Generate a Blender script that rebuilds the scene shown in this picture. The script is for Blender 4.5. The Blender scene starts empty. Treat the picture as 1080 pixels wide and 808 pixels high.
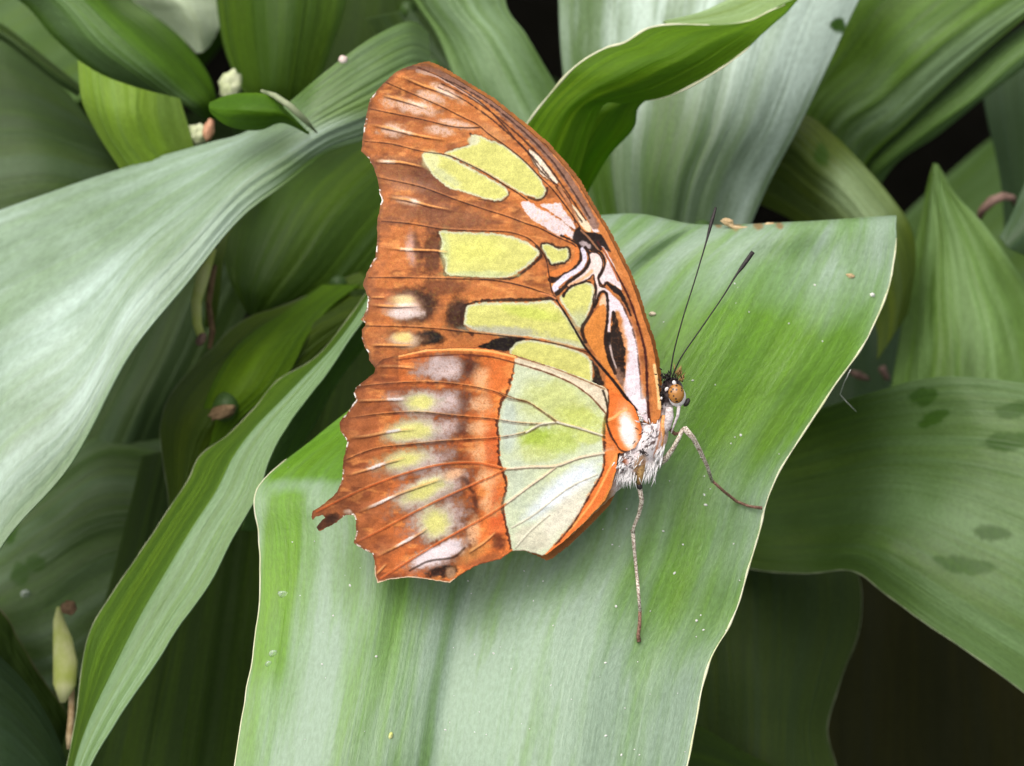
import bpy, math, random
import numpy as np
from mathutils import Vector, Matrix, noise as mnoise

random.seed(7)
RS = np.random.RandomState(11)
scene = bpy.context.scene
COL = scene.collection
R = math.radians

# ------------------------------------------------------------------ camera frame
F = 2500.0                      # focal length in photograph pixels (1080 wide)
PITCH = R(55)                   # camera looks down into the leaf clump
CAMPOS = Vector((0.0, 0.0, 0.575))
fwd = Vector((0, math.cos(PITCH), -math.sin(PITCH)))
up = Vector((0, math.sin(PITCH), math.cos(PITCH)))
right = Vector((1, 0, 0))
RIGHT, UP, FWD, CP = (np.array(v) for v in (right, up, fwd, CAMPOS))

def unproj(px, py, z):
    """pixel + distance in cm -> world metres (numpy arrays or scalars)"""
    px = np.asarray(px, float); py = np.asarray(py, float); z = np.asarray(z, float) * 0.01
    x = (px - 540.0) / F * z
    y = -(py - 404.0) / F * z
    return CP + x[..., None] * RIGHT + y[..., None] * UP + z[..., None] * FWD

def P3(px, py, z):
    return Vector(unproj(px, py, z))

# ------------------------------------------------------------------ object helpers
def tag(o, label=None, cat=None, group=None, kind=None):
    if label: o['label'] = label
    if cat: o['category'] = cat
    if group: o['group'] = group
    if kind: o['kind'] = kind
    return o

def empty(name, loc, label, cat, group=None):
    o = bpy.data.objects.new(name, None)
    o.empty_display_size = 0.005
    o.location = loc
    COL.objects.link(o)
    return tag(o, label, cat, group)

def link(name, me, mat, parent=None, smooth=True):
    o = bpy.data.objects.new(name, me)
    if mat: me.materials.append(mat)
    if smooth and len(me.polygons):
        me.polygons.foreach_set('use_smooth', np.ones(len(me.polygons), bool))
    COL.objects.link(o)
    if parent: o.parent = parent
    return o

def mesh_np(name, verts, quads, origin=(0, 0, 0)):
    me = bpy.data.meshes.new(name)
    v = (np.asarray(verts) - np.asarray(origin)).astype(np.float32)
    q = np.asarray(quads, np.int32)
    me.vertices.add(len(v)); me.vertices.foreach_set('co', v.ravel())
    k = q.shape[1]
    me.loops.add(q.size); me.loops.foreach_set('vertex_index', q.ravel())
    me.polygons.add(len(q))
    me.polygons.foreach_set('loop_start', np.arange(0, q.size, k, dtype=np.int32))
    me.update(calc_edges=True)
    return me

def add_color(me, name, rgb):
    a = me.color_attributes.new(name, 'FLOAT_COLOR', 'POINT')
    c = np.ones((len(rgb), 4), np.float32); c[:, :3] = rgb
    a.data.foreach_set('color', c.ravel())

class MB:
    """collects simple shapes into one mesh (world metres)"""
    def __init__(s): s.v = []; s.f = []
    def tube(s, pts, rad, n=10, cap=True):
        pts = [Vector(p) for p in pts]
        if not hasattr(rad, '__len__'): rad = [rad] * len(pts)
        base = len(s.v); prev = None
        for i, p in enumerate(pts):
            t = (pts[min(i + 1, len(pts) - 1)] - pts[max(i - 1, 0)]).normalized()
            if prev is None:
                a = t.orthogonal().normalized()
            else:
                a = (prev - t * prev.dot(t)).normalized()
            prev = a; b = t.cross(a)
            for k in range(n):
                th = 2 * math.pi * k / n
                s.v.append(p + (a * math.cos(th) + b * math.sin(th)) * rad[i])
        for i in range(len(pts) - 1):
            for k in range(n):
                s.f.append((base + i * n + k, base + i * n + (k + 1) % n, base + (i + 1) * n + (k + 1) % n, base + (i + 1) * n + k))
        if cap:
            s.f.append(tuple(base + k for k in range(n))[::-1])
            s.f.append(tuple(base + (len(pts) - 1) * n + k for k in range(n)))
        return s
    def ell(s, c, ax, ay, az, nu=20, nv=12, bump=0, sc=1.0):
        """ellipsoid with axis vectors"""
        base = len(s.v); c = Vector(c)
        for j in range(nv + 1):
            ph = math.pi * j / nv
            for i in range(nu):
                th = 2 * math.pi * i / nu
                d = Vector((math.sin(ph) * math.cos(th), math.sin(ph) * math.sin(th), math.cos(ph)))
                k = 1 + (bump * mnoise.noise(d * sc + c * 1000) if bump else 0)
                s.v.append(c + (ax * d.x + ay * d.y + az * d.z) * k)
        for j in range(nv):
            for i in range(nu):
                s.f.append((base + j * nu + i, base + j * nu + (i + 1) % nu, base + (j + 1) * nu + (i + 1) % nu, base + (j + 1) * nu + i))
        return s
    def build(s, name, mat, parent=None, origin=None):
        o0 = Vector(origin) if origin is not None else (parent.location.copy() if parent else Vector())
        if parent is not None and parent.parent is not None: o0 = parent.parent.location.copy()
        me = bpy.data.meshes.new(name)
        me.from_pydata([tuple(v - o0) for v in s.v], [], s.f)
        me.update()
        o = link(name, me, mat, parent)
        if parent is None: o.location = o0
        return o

# ------------------------------------------------------------------ numpy noise + sdf
def vnoise(x, y, seed=0):
    xi = np.floor(x).astype(np.int64); yi = np.floor(y).astype(np.int64)
    fx = x - xi; fy = y - yi
    fx = fx * fx * (3 - 2 * fx); fy = fy * fy * (3 - 2 * fy)
    def h(a, b):
        n = (a * 374761393 + b * 668265263 + seed * 1442695041) & 0xFFFFFFFF
        n = ((n ^ (n >> 13)) * 1274126177) & 0xFFFFFFFF
        n = (n ^ (n >> 16)) & 0xFFFFFF
        return n / float(0xFFFFFF)
    return ((h(xi, yi) * (1 - fx) + h(xi + 1, yi) * fx) * (1 - fy) + (h(xi, yi + 1) * (1 - fx) + h(xi + 1, yi + 1) * fx) * fy) * 2 - 1

def fbm(x, y, s, oct=3, seed=0):
    r = 0; a = 1; t = 0
    for k in range(oct):
        r = r + a * vnoise(x / s + 17.3 * k, y / s - 9.1 * k, seed + k); t += a
        a *= 0.55; s *= 0.5
    return r / t

def segd(X, Y, a, b):
    ax, ay = a; bx, by = b
    dx, dy = bx - ax, by - ay
    t = np.clip(((X - ax) * dx + (Y - ay) * dy) / (dx * dx + dy * dy + 1e-9), 0, 1)
    return np.hypot(X - ax - t * dx, Y - ay - t * dy), t

def smooth_poly(pts, n=4, closed=False):
    p = np.array(pts, float); m = len(p); out = []
    rng = range(m if closed else m - 1)
    for i in rng:
        if closed: a, b, c, d = p[(i - 1) % m], p[i], p[(i + 1) % m], p[(i + 2) % m]
        else: a, b, c, d = p[max(i - 1, 0)], p[i], p[i + 1], p[min(i + 2, m - 1)]
        for k in range(n):
            t = k / n
            out.append(0.5 * ((2 * b) + (-a + c) * t + (2 * a - 5 * b + 4 * c - d) * t * t + (-a + 3 * b - 3 * c + d) * t ** 3))
    if not closed: out.append(p[-1])
    return np.array(out)

def sdpoly(X, Y, poly):
    """signed distance, negative inside"""
    d = np.full(X.shape, 1e9); ins = np.zeros(X.shape, bool)
    n = len(poly)
    for i in range(n):
        a = poly[i]; b = poly[(i + 1) % n]
        dd, _ = segd(X, Y, a, b); d = np.minimum(d, dd)
        c = ((a[1] > Y) != (b[1] > Y))
        if a[1] != b[1]:
            ins ^= c & (X < (b[0] - a[0]) * (Y - a[1]) / (b[1] - a[1]) + a[0])
    return np.where(ins, -d, d)

def ss(a, b, x):
    t = np.clip((x - a) / (b - a), 0, 1); return t * t * (3 - 2 * t)

def lin(c):
    c = np.array(c, float) / 255.0
    return np.where(c <= 0.04045, c / 12.92, ((c + 0.055) / 1.055) ** 2.4)

class Paint:
    def __init__(s, X, Y, base):
        s.X, s.Y = X, Y
        s.c = np.tile(lin(base), (len(X), 1)); s.h = np.zeros(len(X))
        s.n1 = fbm(X, Y, 3.2, 3, 5); s.n2 = fbm(X, Y, 14, 3, 9); s.n0 = fbm(X, Y, 1.6, 2, 31)
    def blend(s, m, col):
        m = np.clip(m, 0, 1)[:, None]; s.c = s.c * (1 - m) + lin(col) * m
    def _sel(s, pts, pad):
        p = np.array(pts)
        return np.where((s.X > p[:, 0].min() - pad) & (s.X < p[:, 0].max() + pad) & (s.Y > p[:, 1].min() - pad) & (s.Y < p[:, 1].max() + pad))[0]
    def _mix(s, i, m, col):
        m = np.clip(m, 0, 1)[:, None]; s.c[i] = s.c[i] * (1 - m) + lin(col) * m
    def poly(s, pts, col, soft=0.8, rag=0.9, op=1.0, speck=0.0, grow=0.0, n=4):
        pp = smooth_poly(pts, n, True); i = s._sel(pp, 6 + soft * 2 + rag + grow)
        d = sdpoly(s.X[i], s.Y[i], pp) - grow + s.n1[i] * rag * 1.6
        m = ss(soft, -soft, d) * op
        if speck: m = m * (1 - speck * ss(0.05, 0.5, s.n0[i]))
        s._mix(i, m, col); return s
    def line(s, pts, w, col, op=1.0, rag=0.3, soft=0.7, n=4, taper=0.0):
        pp = smooth_poly(pts, n); ws = w if hasattr(w, '__len__') else (w, w)
        i = s._sel(pp, max(ws) * 3 + 4)
        X, Y = s.X[i], s.Y[i]; m = np.zeros(len(i)); L = len(pp) - 1
        for k in range(L):
            d, t = segd(X, Y, pp[k], pp[k + 1])
            u = (k + t) / L; ww = ws[0] + (ws[1] - ws[0]) * u
            mm_ = ss(soft, -soft, d - ww + s.n1[i] * rag * 1.5)
            if taper: mm_ = mm_ * ss(0, taper, u) * ss(1, 1 - taper, u)
            m = np.maximum(m, mm_)
        s._mix(i, m * op, col); return s
    def ridge(s, pts, amp, w, off=0.0, n=4):
        pp = smooth_poly(pts, n); i = s._sel(pp, w * 4)
        X, Y = s.X[i], s.Y[i]; hh = np.zeros(len(i)); L = len(pp) - 1
        for k in range(L):
            dd, t = segd(X, Y, pp[k], pp[k + 1]); u = (k + t) / L
            hh = np.maximum(hh, np.exp(-(dd / w) ** 2) * ss(-0.02, 0.12, u) * ss(1.02, 0.85, u))
        s.h[i] += amp * hh; return s
    def blob(s, cx, cy, rx, ry, ang, col, op=1.0, soft=0.35, rag=0.25, speck=0.0):
        ca, sa = math.cos(R(ang)), math.sin(R(ang))
        dx, dy = s.X - cx, s.Y - cy
        u = (dx * ca + dy * sa) / rx; v = (-dx * sa + dy * ca) / ry
        r = np.hypot(u, v) + s.n2 * rag + s.n1 * rag * 0.6
        m = ss(1 + soft, 1 - soft, r) * op
        if speck: m = m * (1 - speck * ss(0.0, 0.45, s.n0))
        s.blend(m, col); return s

# ------------------------------------------------------------------ materials
def new_mat(name):
    m = bpy.data.materials.new(name); m.use_nodes = True
    nt = m.node_tree; nt.nodes.clear()
    return m, nt, nt.nodes.new('ShaderNodeOutputMaterial')

def principled(nt, **kw):
    b = nt.nodes.new('ShaderNodeBsdfPrincipled')
    for k, v in kw.items(): b.inputs[k].default_value = v
    return b

def rgba(c): return (*c, 1.0)
def mix_rgb(nt, fac, a, b, mode='MIX'):
    n = nt.nodes.new('ShaderNodeMix'); n.data_type = 'RGBA'; n.blend_type = mode
    for s, v in ((n.inputs[0], fac), (n.inputs[6], a), (n.inputs[7], b)):
        if hasattr(v, 'links'): nt.links.new(v, s)
        elif isinstance(v, (int, float)): s.default_value = v
        else: s.default_value = rgba(v)
    return n.outputs[2]
def math_n(nt, op, a, b=None, c=None):
    n = nt.nodes.new('ShaderNodeMath'); n.operation = op
    for s, v in zip(n.inputs, (a, b, c)):
        if v is None: continue
        if hasattr(v, 'links'): nt.links.new(v, s)
        else: s.default_value = v
    return n.outputs[0]
def ramp(nt, fac, lo, hi):
    n = nt.nodes.new('ShaderNodeMapRange'); n.interpolation_type = 'SMOOTHSTEP'
    nt.links.new(fac, n.inputs[0]); n.inputs[1].default_value = lo; n.inputs[2].default_value = hi
    return n.outputs[0]
def noise_n(nt, vec, scale, detail=4, rough=0.55):
    n = nt.nodes.new('ShaderNodeTexNoise'); n.inputs['Scale'].default_value = scale
    n.inputs['Detail'].default_value = detail; n.inputs['Roughness'].default_value = rough
    if vec is not None: nt.links.new(vec, n.inputs['Vector'])
    return n.outputs['Fac']
def uvvec(nt, sx, sy, sz=0.0):
    t = nt.nodes.new('ShaderNodeUVMap'); t.uv_map = 'UVMap'
    m = nt.nodes.new('ShaderNodeMapping'); m.inputs['Scale'].default_value = (sx, sy, 1)
    m.inputs['Location'].default_value = (sz, sz * 1.7, sz)
    nt.links.new(t.outputs[0], m.inputs[0]); return m.outputs[0]

def leaf_mat(name, green, sheen_col, sheen_paint=0.5, rough=0.42, streak=0.5, trans=0.18, tcol=None, spec=0.18, coat=0.0, seed=0.0, veins=26, veinstr=0.35, ribk=1.0):
    green = (green[0] * 1.42, green[1] * 1.18, green[2] * 0.36)
    m, nt, out = new_mat(name)
    at = nt.nodes.new('ShaderNodeAttribute'); at.attribute_name = 'paint'
    sep = nt.nodes.new('ShaderNodeSeparateColor'); nt.links.new(at.outputs['Color'], sep.inputs[0])
    s1 = noise_n(nt, uvvec(nt, 1.6, veins, seed), 1.0, 5, 0.6)      # broad streaks along the blade
    s2 = noise_n(nt, uvvec(nt, 5, veins * 6, seed + 3), 1.0, 4, 0.6)  # fine parallel veins
    cell = noise_n(nt, uvvec(nt, 70, 110, seed + 9), 1.0, 5, 0.7)
    blot = noise_n(nt, uvvec(nt, 2.6, 4.5, seed + 5), 1.0, 4, 0.55)
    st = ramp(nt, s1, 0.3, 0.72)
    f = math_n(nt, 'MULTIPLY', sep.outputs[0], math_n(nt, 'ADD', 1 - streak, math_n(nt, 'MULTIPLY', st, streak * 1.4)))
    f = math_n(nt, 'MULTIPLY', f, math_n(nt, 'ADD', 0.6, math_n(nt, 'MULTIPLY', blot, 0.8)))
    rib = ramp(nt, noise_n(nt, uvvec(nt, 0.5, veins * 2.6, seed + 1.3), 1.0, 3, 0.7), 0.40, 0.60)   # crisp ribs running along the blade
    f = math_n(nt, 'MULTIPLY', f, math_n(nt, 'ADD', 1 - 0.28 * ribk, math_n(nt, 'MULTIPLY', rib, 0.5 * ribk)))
    f = math_n(nt, 'MULTIPLY', f, sheen_paint)
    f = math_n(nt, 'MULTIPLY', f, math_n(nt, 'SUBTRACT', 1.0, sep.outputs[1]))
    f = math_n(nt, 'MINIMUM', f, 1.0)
    g = mix_rgb(nt, ramp(nt, s2, 0.35, 0.7), [c * 0.86 for c in green], [c * 1.12 for c in green])
    g = mix_rgb(nt, math_n(nt, 'MULTIPLY', ramp(nt, blot, 0.4, 0.75), 0.35), g, [green[0] * 1.6, green[1] * 1.25, green[2] * 0.9])
    g = mix_rgb(nt, math_n(nt, 'MULTIPLY', rib, ribk), g, [green[0] * 0.66, green[1] * 0.70, green[2] * 0.6])
    g = mix_rgb(nt, math_n(nt, 'MULTIPLY', sep.outputs[1], 0.8), g, (0.035, 0.095, 0.006))
    c = mix_rgb(nt, f, g, (sheen_col[0] * 0.94, sheen_col[1], sheen_col[2] * 0.80))  # sky sheen on the leaf painted in as a pale colour
    c = mix_rgb(nt, math_n(nt, 'MULTIPLY', sep.outputs[2], 1.0), c, (0.30, 0.20, 0.09))
    c = mix_rgb(nt, 0.35, c, mix_rgb(nt, ramp(nt, cell, 0.3, 0.7), (0.45, 0.45, 0.4), (1.1, 1.1, 1.1)), 'MULTIPLY')
    b = principled(nt, Roughness=rough)
    b.inputs['Specular IOR Level'].default_value = spec
    if coat:
        b.inputs['Coat Weight'].default_value = coat; b.inputs['Coat Roughness'].default_value = 0.25
    nt.links.new(c, b.inputs['Base Color'])
    rr = math_n(nt, 'ADD', math_n(nt, 'MULTIPLY', s2, 0.18), rough - 0.09)
    nt.links.new(rr, b.inputs['Roughness'])
    bp = nt.nodes.new('ShaderNodeBump'); bp.inputs['Strength'].default_value = veinstr; bp.inputs['Distance'].default_value = 0.00035
    hh = math_n(nt, 'ADD', math_n(nt, 'MULTIPLY', math_n(nt, 'ADD', s2, math_n(nt, 'MULTIPLY', rib, ribk)), 0.6), math_n(nt, 'ADD', math_n(nt, 'MULTIPLY', cell, 0.9), math_n(nt, 'MULTIPLY', s1, 1.0)))
    nt.links.new(hh, bp.inputs['Height']); nt.links.new(bp.outputs[0], b.inputs['Normal'])
    tr = nt.nodes.new('ShaderNodeBsdfTranslucent')
    tc = tcol or (green[0] * 2.2, green[1] * 2.0, green[2] * 0.8)
    nt.links.new(mix_rgb(nt, ramp(nt, s2, 0.3, 0.75), [x * 0.75 for x in tc], tc), tr.inputs[0])
    mx = nt.nodes.new('ShaderNodeMixShader'); mx.inputs[0].default_value = trans
    nt.links.new(b.outputs[0], mx.inputs[1]); nt.links.new(tr.outputs[0], mx.inputs[2])
    nt.links.new(mx.outputs[0], out.inputs[0])
    return m

def simple_mat(name, c1, c2, scale=300, rough=0.6, bump=0.2, dist=0.0003, spec=0.3, detail=5, trans=0.0, metallic=0.0, stretch=None):
    m, nt, out = new_mat(name)
    tc = nt.nodes.new('ShaderNodeTexCoord'); vec = tc.outputs['Object']
    if stretch:
        mp = nt.nodes.new('ShaderNodeMapping'); mp.inputs['Scale'].default_value = stretch
        nt.links.new(vec, mp.inputs[0]); vec = mp.outputs[0]
    n = noise_n(nt, vec, scale, detail, 0.6)
    b = principled(nt, Roughness=rough); b.inputs['Specular IOR Level'].default_value = spec
    nt.links.new(mix_rgb(nt, ramp(nt, n, 0.32, 0.68), c1, c2), b.inputs['Base Color'])
    bp = nt.nodes.new('ShaderNodeBump'); bp.inputs['Strength'].default_value = bump; bp.inputs['Distance'].default_value = dist
    nt.links.new(n, bp.inputs['Height']); nt.links.new(bp.outputs[0], b.inputs['Normal'])
    if trans:
        tr = nt.nodes.new('ShaderNodeBsdfTranslucent'); tr.inputs[0].default_value = rgba(c2)
        mx = nt.nodes.new('ShaderNodeMixShader'); mx.inputs[0].default_value = trans
        nt.links.new(b.outputs[0], mx.inputs[1]); nt.links.new(tr.outputs[0], mx.inputs[2]); nt.links.new(mx.outputs[0], out.inputs[0])
    else: nt.links.new(b.outputs[0], out.inputs[0])
    return m

def painted_mat(name, rough=0.55, spec=0.3, scale=9000, sheen=0.0, trans=0.10):
    m, nt, out = new_mat(name)
    at = nt.nodes.new('ShaderNodeAttribute'); at.attribute_name = 'paint'
    tc = nt.nodes.new('ShaderNodeTexCoord')
    n = noise_n(nt, tc.outputs['Object'], scale, 2, 0.6)
    n2 = noise_n(nt, tc.outputs['Object'], scale * 0.3, 3, 0.6)
    c = mix_rgb(nt, 0.30, at.outputs['Color'], mix_rgb(nt, ramp(nt, n, 0.3, 0.7), (0.36, 0.33, 0.30), (1.28, 1.28, 1.28)), 'MULTIPLY')
    b = principled(nt, Roughness=rough); b.inputs['Specular IOR Level'].default_value = spec
    b.inputs['Sheen Weight'].default_value = sheen; b.inputs['Sheen Roughness'].default_value = 0.4
    nt.links.new(c, b.inputs['Base Color'])
    bp = nt.nodes.new('ShaderNodeBump'); bp.inputs['Strength'].default_value = 0.35; bp.inputs['Distance'].default_value = 0.00006
    nt.links.new(math_n(nt, 'ADD', n, n2), bp.inputs['Height']); nt.links.new(bp.outputs[0], b.inputs['Normal'])
    tr = nt.nodes.new('ShaderNodeBsdfTranslucent'); nt.links.new(at.outputs['Color'], tr.inputs[0])
    mx = nt.nodes.new('ShaderNodeMixShader'); mx.inputs[0].default_value = trans
    nt.links.new(b.outputs[0], mx.inputs[1]); nt.links.new(tr.outputs[0], mx.inputs[2]); nt.links.new(mx.outputs[0], out.inputs[0])
    return m

G = (0.050, 0.125, 0.018)
PALE = (0.34, 0.46, 0.33)
M_margin = simple_mat('cream_margin', (0.66, 0.68, 0.40), (0.84, 0.82, 0.62), 400, 0.5, 0.1, trans=0.2)
M_margin_dull = simple_mat('dull_margin', (0.18, 0.22, 0.12), (0.33, 0.36, 0.22), 400, 0.5, 0.1)
M_stalk = simple_mat('stalk_green', (0.03, 0.07, 0.012), (0.07, 0.13, 0.03), 120, 0.5, 0.2)
M_speck = simple_mat('white_speck', (0.55, 0.55, 0.5), (0.8, 0.8, 0.75), 900, 0.5)

# ------------------------------------------------------------------ leaf surfaces
def cr(a, b, c, d, t):
    return 0.5 * ((2 * b) + (-a + c) * t + (2 * a - 5 * b + 4 * c - d) * t * t + (-a + 3 * b - 3 * c + d) * t ** 3)

def resample(arr, n):
    """Catmull-Rom along axis 0 to n samples"""
    m = len(arr); u = np.linspace(0, m - 1, n); i = np.minimum(u.astype(int), m - 2); t = (u - i)
    t = t.reshape((-1,) + (1,) * (arr.ndim - 1))
    a = arr[np.maximum(i - 1, 0)]; b = arr[i]; c = arr[i + 1]; d = arr[np.minimum(i + 2, m - 1)]
    return cr(a, b, c, d, t)

LEAVES = {}
def leaf(name, rows, mat, label, cat='leaf', group=None, nu=150, nv=60, pleat=0.0, npleat=9, bulge=0.0, wave=0.0,
         margins=(0, 0), rim=1.4, rim_mat=None, wetspots=(), brown=(), sheen_fn=None, base='start', stalk=True, thick=0.022, seed=1,
         parent=None, part='blade', crease=None, ribs=0.6, tipfade=False, sharpmid=False):
    """rows: base->tip, each a list of (px,py,z_cm) across the blade."""
    rr = []
    K = max(len(r) for r in rows)
    for r in rows:
        a = np.array(r, float)
        if len(a) != K: a = resample(a, K)
        rr.append(a)
    A = np.array(rr)                       # rows x K x 3
    A = resample(A, nu)
    A = resample(A.transpose(1, 0, 2), nv) # nv x nu x 3
    A = A.transpose(1, 0, 2)               # nu x nv x 3
    U, V = np.meshgrid(np.linspace(0, 1, nu), np.linspace(0, 1, nv), indexing='ij')
    rs = np.random.RandomState(seed)
    z = A[..., 2].copy()
    z -= bulge * np.sin(np.pi * V)
    w = np.minimum(1, np.minimum(V, 1 - V) * 8)
    if crease:
        cv, ca = crease
        t = (V - cv - 0.01 * np.sin(U * 7)) / 0.035
        z += ca * (1 / (1 + np.exp(-t * 2.2)) - 0.5) * 2 * np.exp(-(np.abs(V - cv) / 0.22) ** 1.5) * 0.6 + ca * 0.5 * np.exp(-t * t)
    if pleat:
        for k in range(4):
            fq = npleat * (0.55 + 0.5 * k); ph = rs.uniform(0, 6.28)
            z += pleat * 0.01 / (1 + 0.6 * k) * np.cos(2 * np.pi * fq * V + ph + 0.8 * np.sin(3 * U + k)) * (0.35 + 0.65 * w) * (0.75 + 0.4 * np.sin(5 * U + ph))
    if wave:
        z += wave * 0.01 * fbm(U * 6 + seed, V * 2, 1.0, 3, seed) * 2
        ed = (V < 0.5) * -1 + (V >= 0.5) * 1
        A[..., 2] = z
        # small in-plane waviness of the outline
        off = fbm(U * 22 + seed * 3, V * 0 + ed * 7.0, 1.0, 2, seed + 4) * wave * 0.35 * (np.abs(V - 0.5) * 2) ** 6
        dv = np.gradient(A[..., :2], axis=1); nrm = np.linalg.norm(dv, axis=2, keepdims=True) + 1e-6
        A[..., :2] += dv / nrm * (off * ed)[..., None] * -1
    z += ribs * 0.01 * fbm(V * 26 + 0.6 * np.sin(U * 4), U * 3.5 + seed, 1.0, 3, seed + 9) * (0.4 + 0.6 * w)
    A[..., 2] = z
    X, Y = A[..., 0], A[..., 1]
    W = unproj(X, Y, z)
    n = nu * nv
    idx = np.arange(n).reshape(nu, nv)
    q = np.stack([idx[:-1, :-1], idx[1:, :-1], idx[1:, 1:], idx[:-1, 1:]], -1).reshape(-1, 4)
    if base == 'start': bc = W[0, nv // 2]
    else: bc = W[-1, nv // 2]
    if parent is None:
        root = empty(name, Vector(bc), label, cat, group)
    else: root = parent
    me = mesh_np(part, W.reshape(-1, 3), q, root.location)
    # outward normals toward the camera
    me.update()
    if Vector(me.polygons[len(me.polygons) // 2].normal).dot(-fwd) < 0: me.flip_normals()
    uv = me.uv_layers.new(name='UVMap')
    L = np.linalg.norm(np.diff(W[:, nv // 2], axis=0), axis=1).sum(); Wd = np.linalg.norm(W[nu // 2, 0] - W[nu // 2, -1])
    li = np.empty(len(me.loops), np.int32); me.loops.foreach_get('vertex_index', li)
    uvc = np.stack([(U * L / 0.06).ravel(), (V * Wd / 0.045).ravel()], -1)[li]
    uv.data.foreach_set('uv', uvc.astype(np.float32).ravel())
    bl = np.ones((nu, nv))
    if sheen_fn is not None: bl = sheen_fn(X, Y, U, V)
    g = np.zeros((nu, nv)); 
    for (cx, cy, rx, ry, ang) in wetspots:
        ca, sa = math.cos(R(ang)), math.sin(R(ang)); dx, dy = X - cx, Y - cy
        r = np.hypot((dx * ca + dy * sa) / rx, (-dx * sa + dy * ca) / ry) + 0.55 * fbm(X, Y, 13, 4, 3)
        g = np.maximum(g, ss(1.15, 0.75, r))
    br = np.zeros((nu, nv))
    for (cx, cy, rr_) in brown:
        br = np.maximum(br, ss(1.2, 0.6, np.hypot(X - cx, Y - cy) / rr_ + 0.4 * fbm(X, Y, 5, 2, 8)))
    add_color(me, 'paint', np.stack([bl.ravel(), g.ravel(), br.ravel()], -1).astype(np.float32))
    o = link(part, me, mat, root)
    sm = o.modifiers.new('thickness', 'SOLIDIFY'); sm.thickness = thick * 0.01; sm.offset = -1; sm.use_even_offset = False
    # margins as a raised cream rim
    for side, on in zip((0, -1), margins):
        if not on: continue
        f0, f1 = on if isinstance(on, tuple) else (0.0, float(on))
        pts = W[int(nu * f0):int(nu * f1):2, side]; mb = MB()
        rad = [rim * 0.0001 * (0.75 + 0.5 * mnoise.noise(Vector((i * 0.13, seed, 0)))) * (0.8 + 0.35 * math.sin(i * 0.7 + seed) * math.sin(i * 0.23)) * min(1, 0.25 + min(i, len(pts) - 1 - i) / 8) for i in range(len(pts))]
        mb.tube([Vector(p) for p in pts], rad, 6)
        mb.build('leaf_margin', (rim_mat or M_margin), root)
    if stalk and parent is None:
        p0 = Vector(bc); d = (p0 - CAMPOS).normalized()
        tgt = p0 + d * ((p0.z) / -d.z * 0.96)
        tgt.z = 0.0
        pts = []
        for k in range(9):
            t = k / 8
            p = p0.lerp(tgt, t); p.y += 0.0; p += d * 0.004 * (1 if k else 0)
            pts.append(p)
        MB().tube(pts, [0.0012 + 0.0015 * (k / 8) for k in range(9)], 8).build('petiole', M_stalk, root)
    LEAVES[name] = (A, W)
    return root, A, W

def strip(left, right_, zl, zr, mid=None, zm=None):
    """rows from two edge polylines; z given as scalars or lists"""
    n = len(left); rows = []
    zl = zl if hasattr(zl, '__len__') else [zl] * n; zr = zr if hasattr(zr, '__len__') else [zr] * n
    for i in range(n):
        r = [(left[i][0], left[i][1], zl[i])]
        if mid is not None: r.append((mid[i][0], mid[i][1], (zm[i] if hasattr(zm, '__len__') else zm)))
        r.append((right_[i][0], right_[i][1], zr[i]))
        rows.append(r)
    return rows

# ================================================================== LEAVES
def bf_main(X, Y, U, V):  # painted sheen of the broad leaf, as a pale colour mask
    b = 0.82 + 0.35 * fbm(X, Y, 130, 2, 41) - 0.25 * ss(420, 350, Y) + 0.62 * ss(370, 290, Y)
    b -= 0.8 * ss(190, 40, np.hypot((X - 800) * 0.9, (Y - 400) * 1.0))      # greener area behind the antennae, painted sheen left out
    b -= 0.7 * ss(110, 20, np.hypot((X - 725) * 1.0, (Y - 610) * 0.8))
    b -= 1.0 * ss(26, 12, np.abs(X - 291 + (Y - 620) * 0.12)) * ss(505, 530, Y) * ss(740, 690, Y)
    b -= 0.8 * ss(514, 500, Y) * ss(480, 400, X)  # above the fold the painted sheen stops
    b += 0.35 * ss(560, 700, Y) * ss(720, 560, X)
    b += 0.5 * np.exp(-((V - 0.515) / 0.012) ** 2) * ss(580, 640, Y) - 0.35 * np.exp(-((V - 0.49) / 0.02) ** 2) * ss(580, 640, Y)  # light and shade of the midrib crease painted in
    b += 0.45 * ss(0.94, 0.99, V) * ss(520, 620, Y) + 0.35 * fbm(V * 30, U * 3, 1.0, 2, 5)
    return np.clip(b, 0.05, 1.4)

mm = leaf_mat('leaf_main', (0.085, 0.235, 0.022), (0.31, 0.40, 0.36), sheen_paint=0.80, spec=0.42, rough=0.38, ribk=0.4, streak=0.75, trans=0.16, seed=1.0, veins=9)
rows = [
 [(225,905,24.6),(330,905,24.4),(436,905,24.55),(570,905,24.35),(700,905,24.7)],
 [(247,808,24.9),(345,808,24.7),(450,808,24.9),(585,808,24.7),(724,808,25.1)],
 [(262,720,25.3),(365,715,25.1),(464,720,25.3),(600,715,25.1),(745,710,25.5)],
 [(273,640,25.7),(378,640,25.4),(478,650,25.6),(622,640,25.45),(775,645,25.9)],
 [(273,572,26.1),(385,570,25.7),(495,585,25.9),(650,575,25.7),(797,572,26.1)],
 [(274,513,26.4),(390,512,26.0),(510,520,26.1),(670,500,25.9),(817,506,26.3)],
 [(338,457,27.3),(440,445,26.6),(560,440,26.4),(710,430,26.2),(868,425,26.6)],
 [(450,370,27.6),(530,360,27.0),(620,350,26.7),(760,345,26.5),(914,357,26.9)],
 [(560,290,27.8),(610,285,27.3),(680,280,27.1),(800,278,27.0),(941,288,27.4)],
 [(625,231,28.1),(670,229,27.7),(735,239,27.5),(835,236,27.4),(945,230,27.8)],
 [(640,232,29.2),(680,232,28.9),(740,242,28.8),(835,240,28.8),(940,236,29.2)]]
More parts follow.
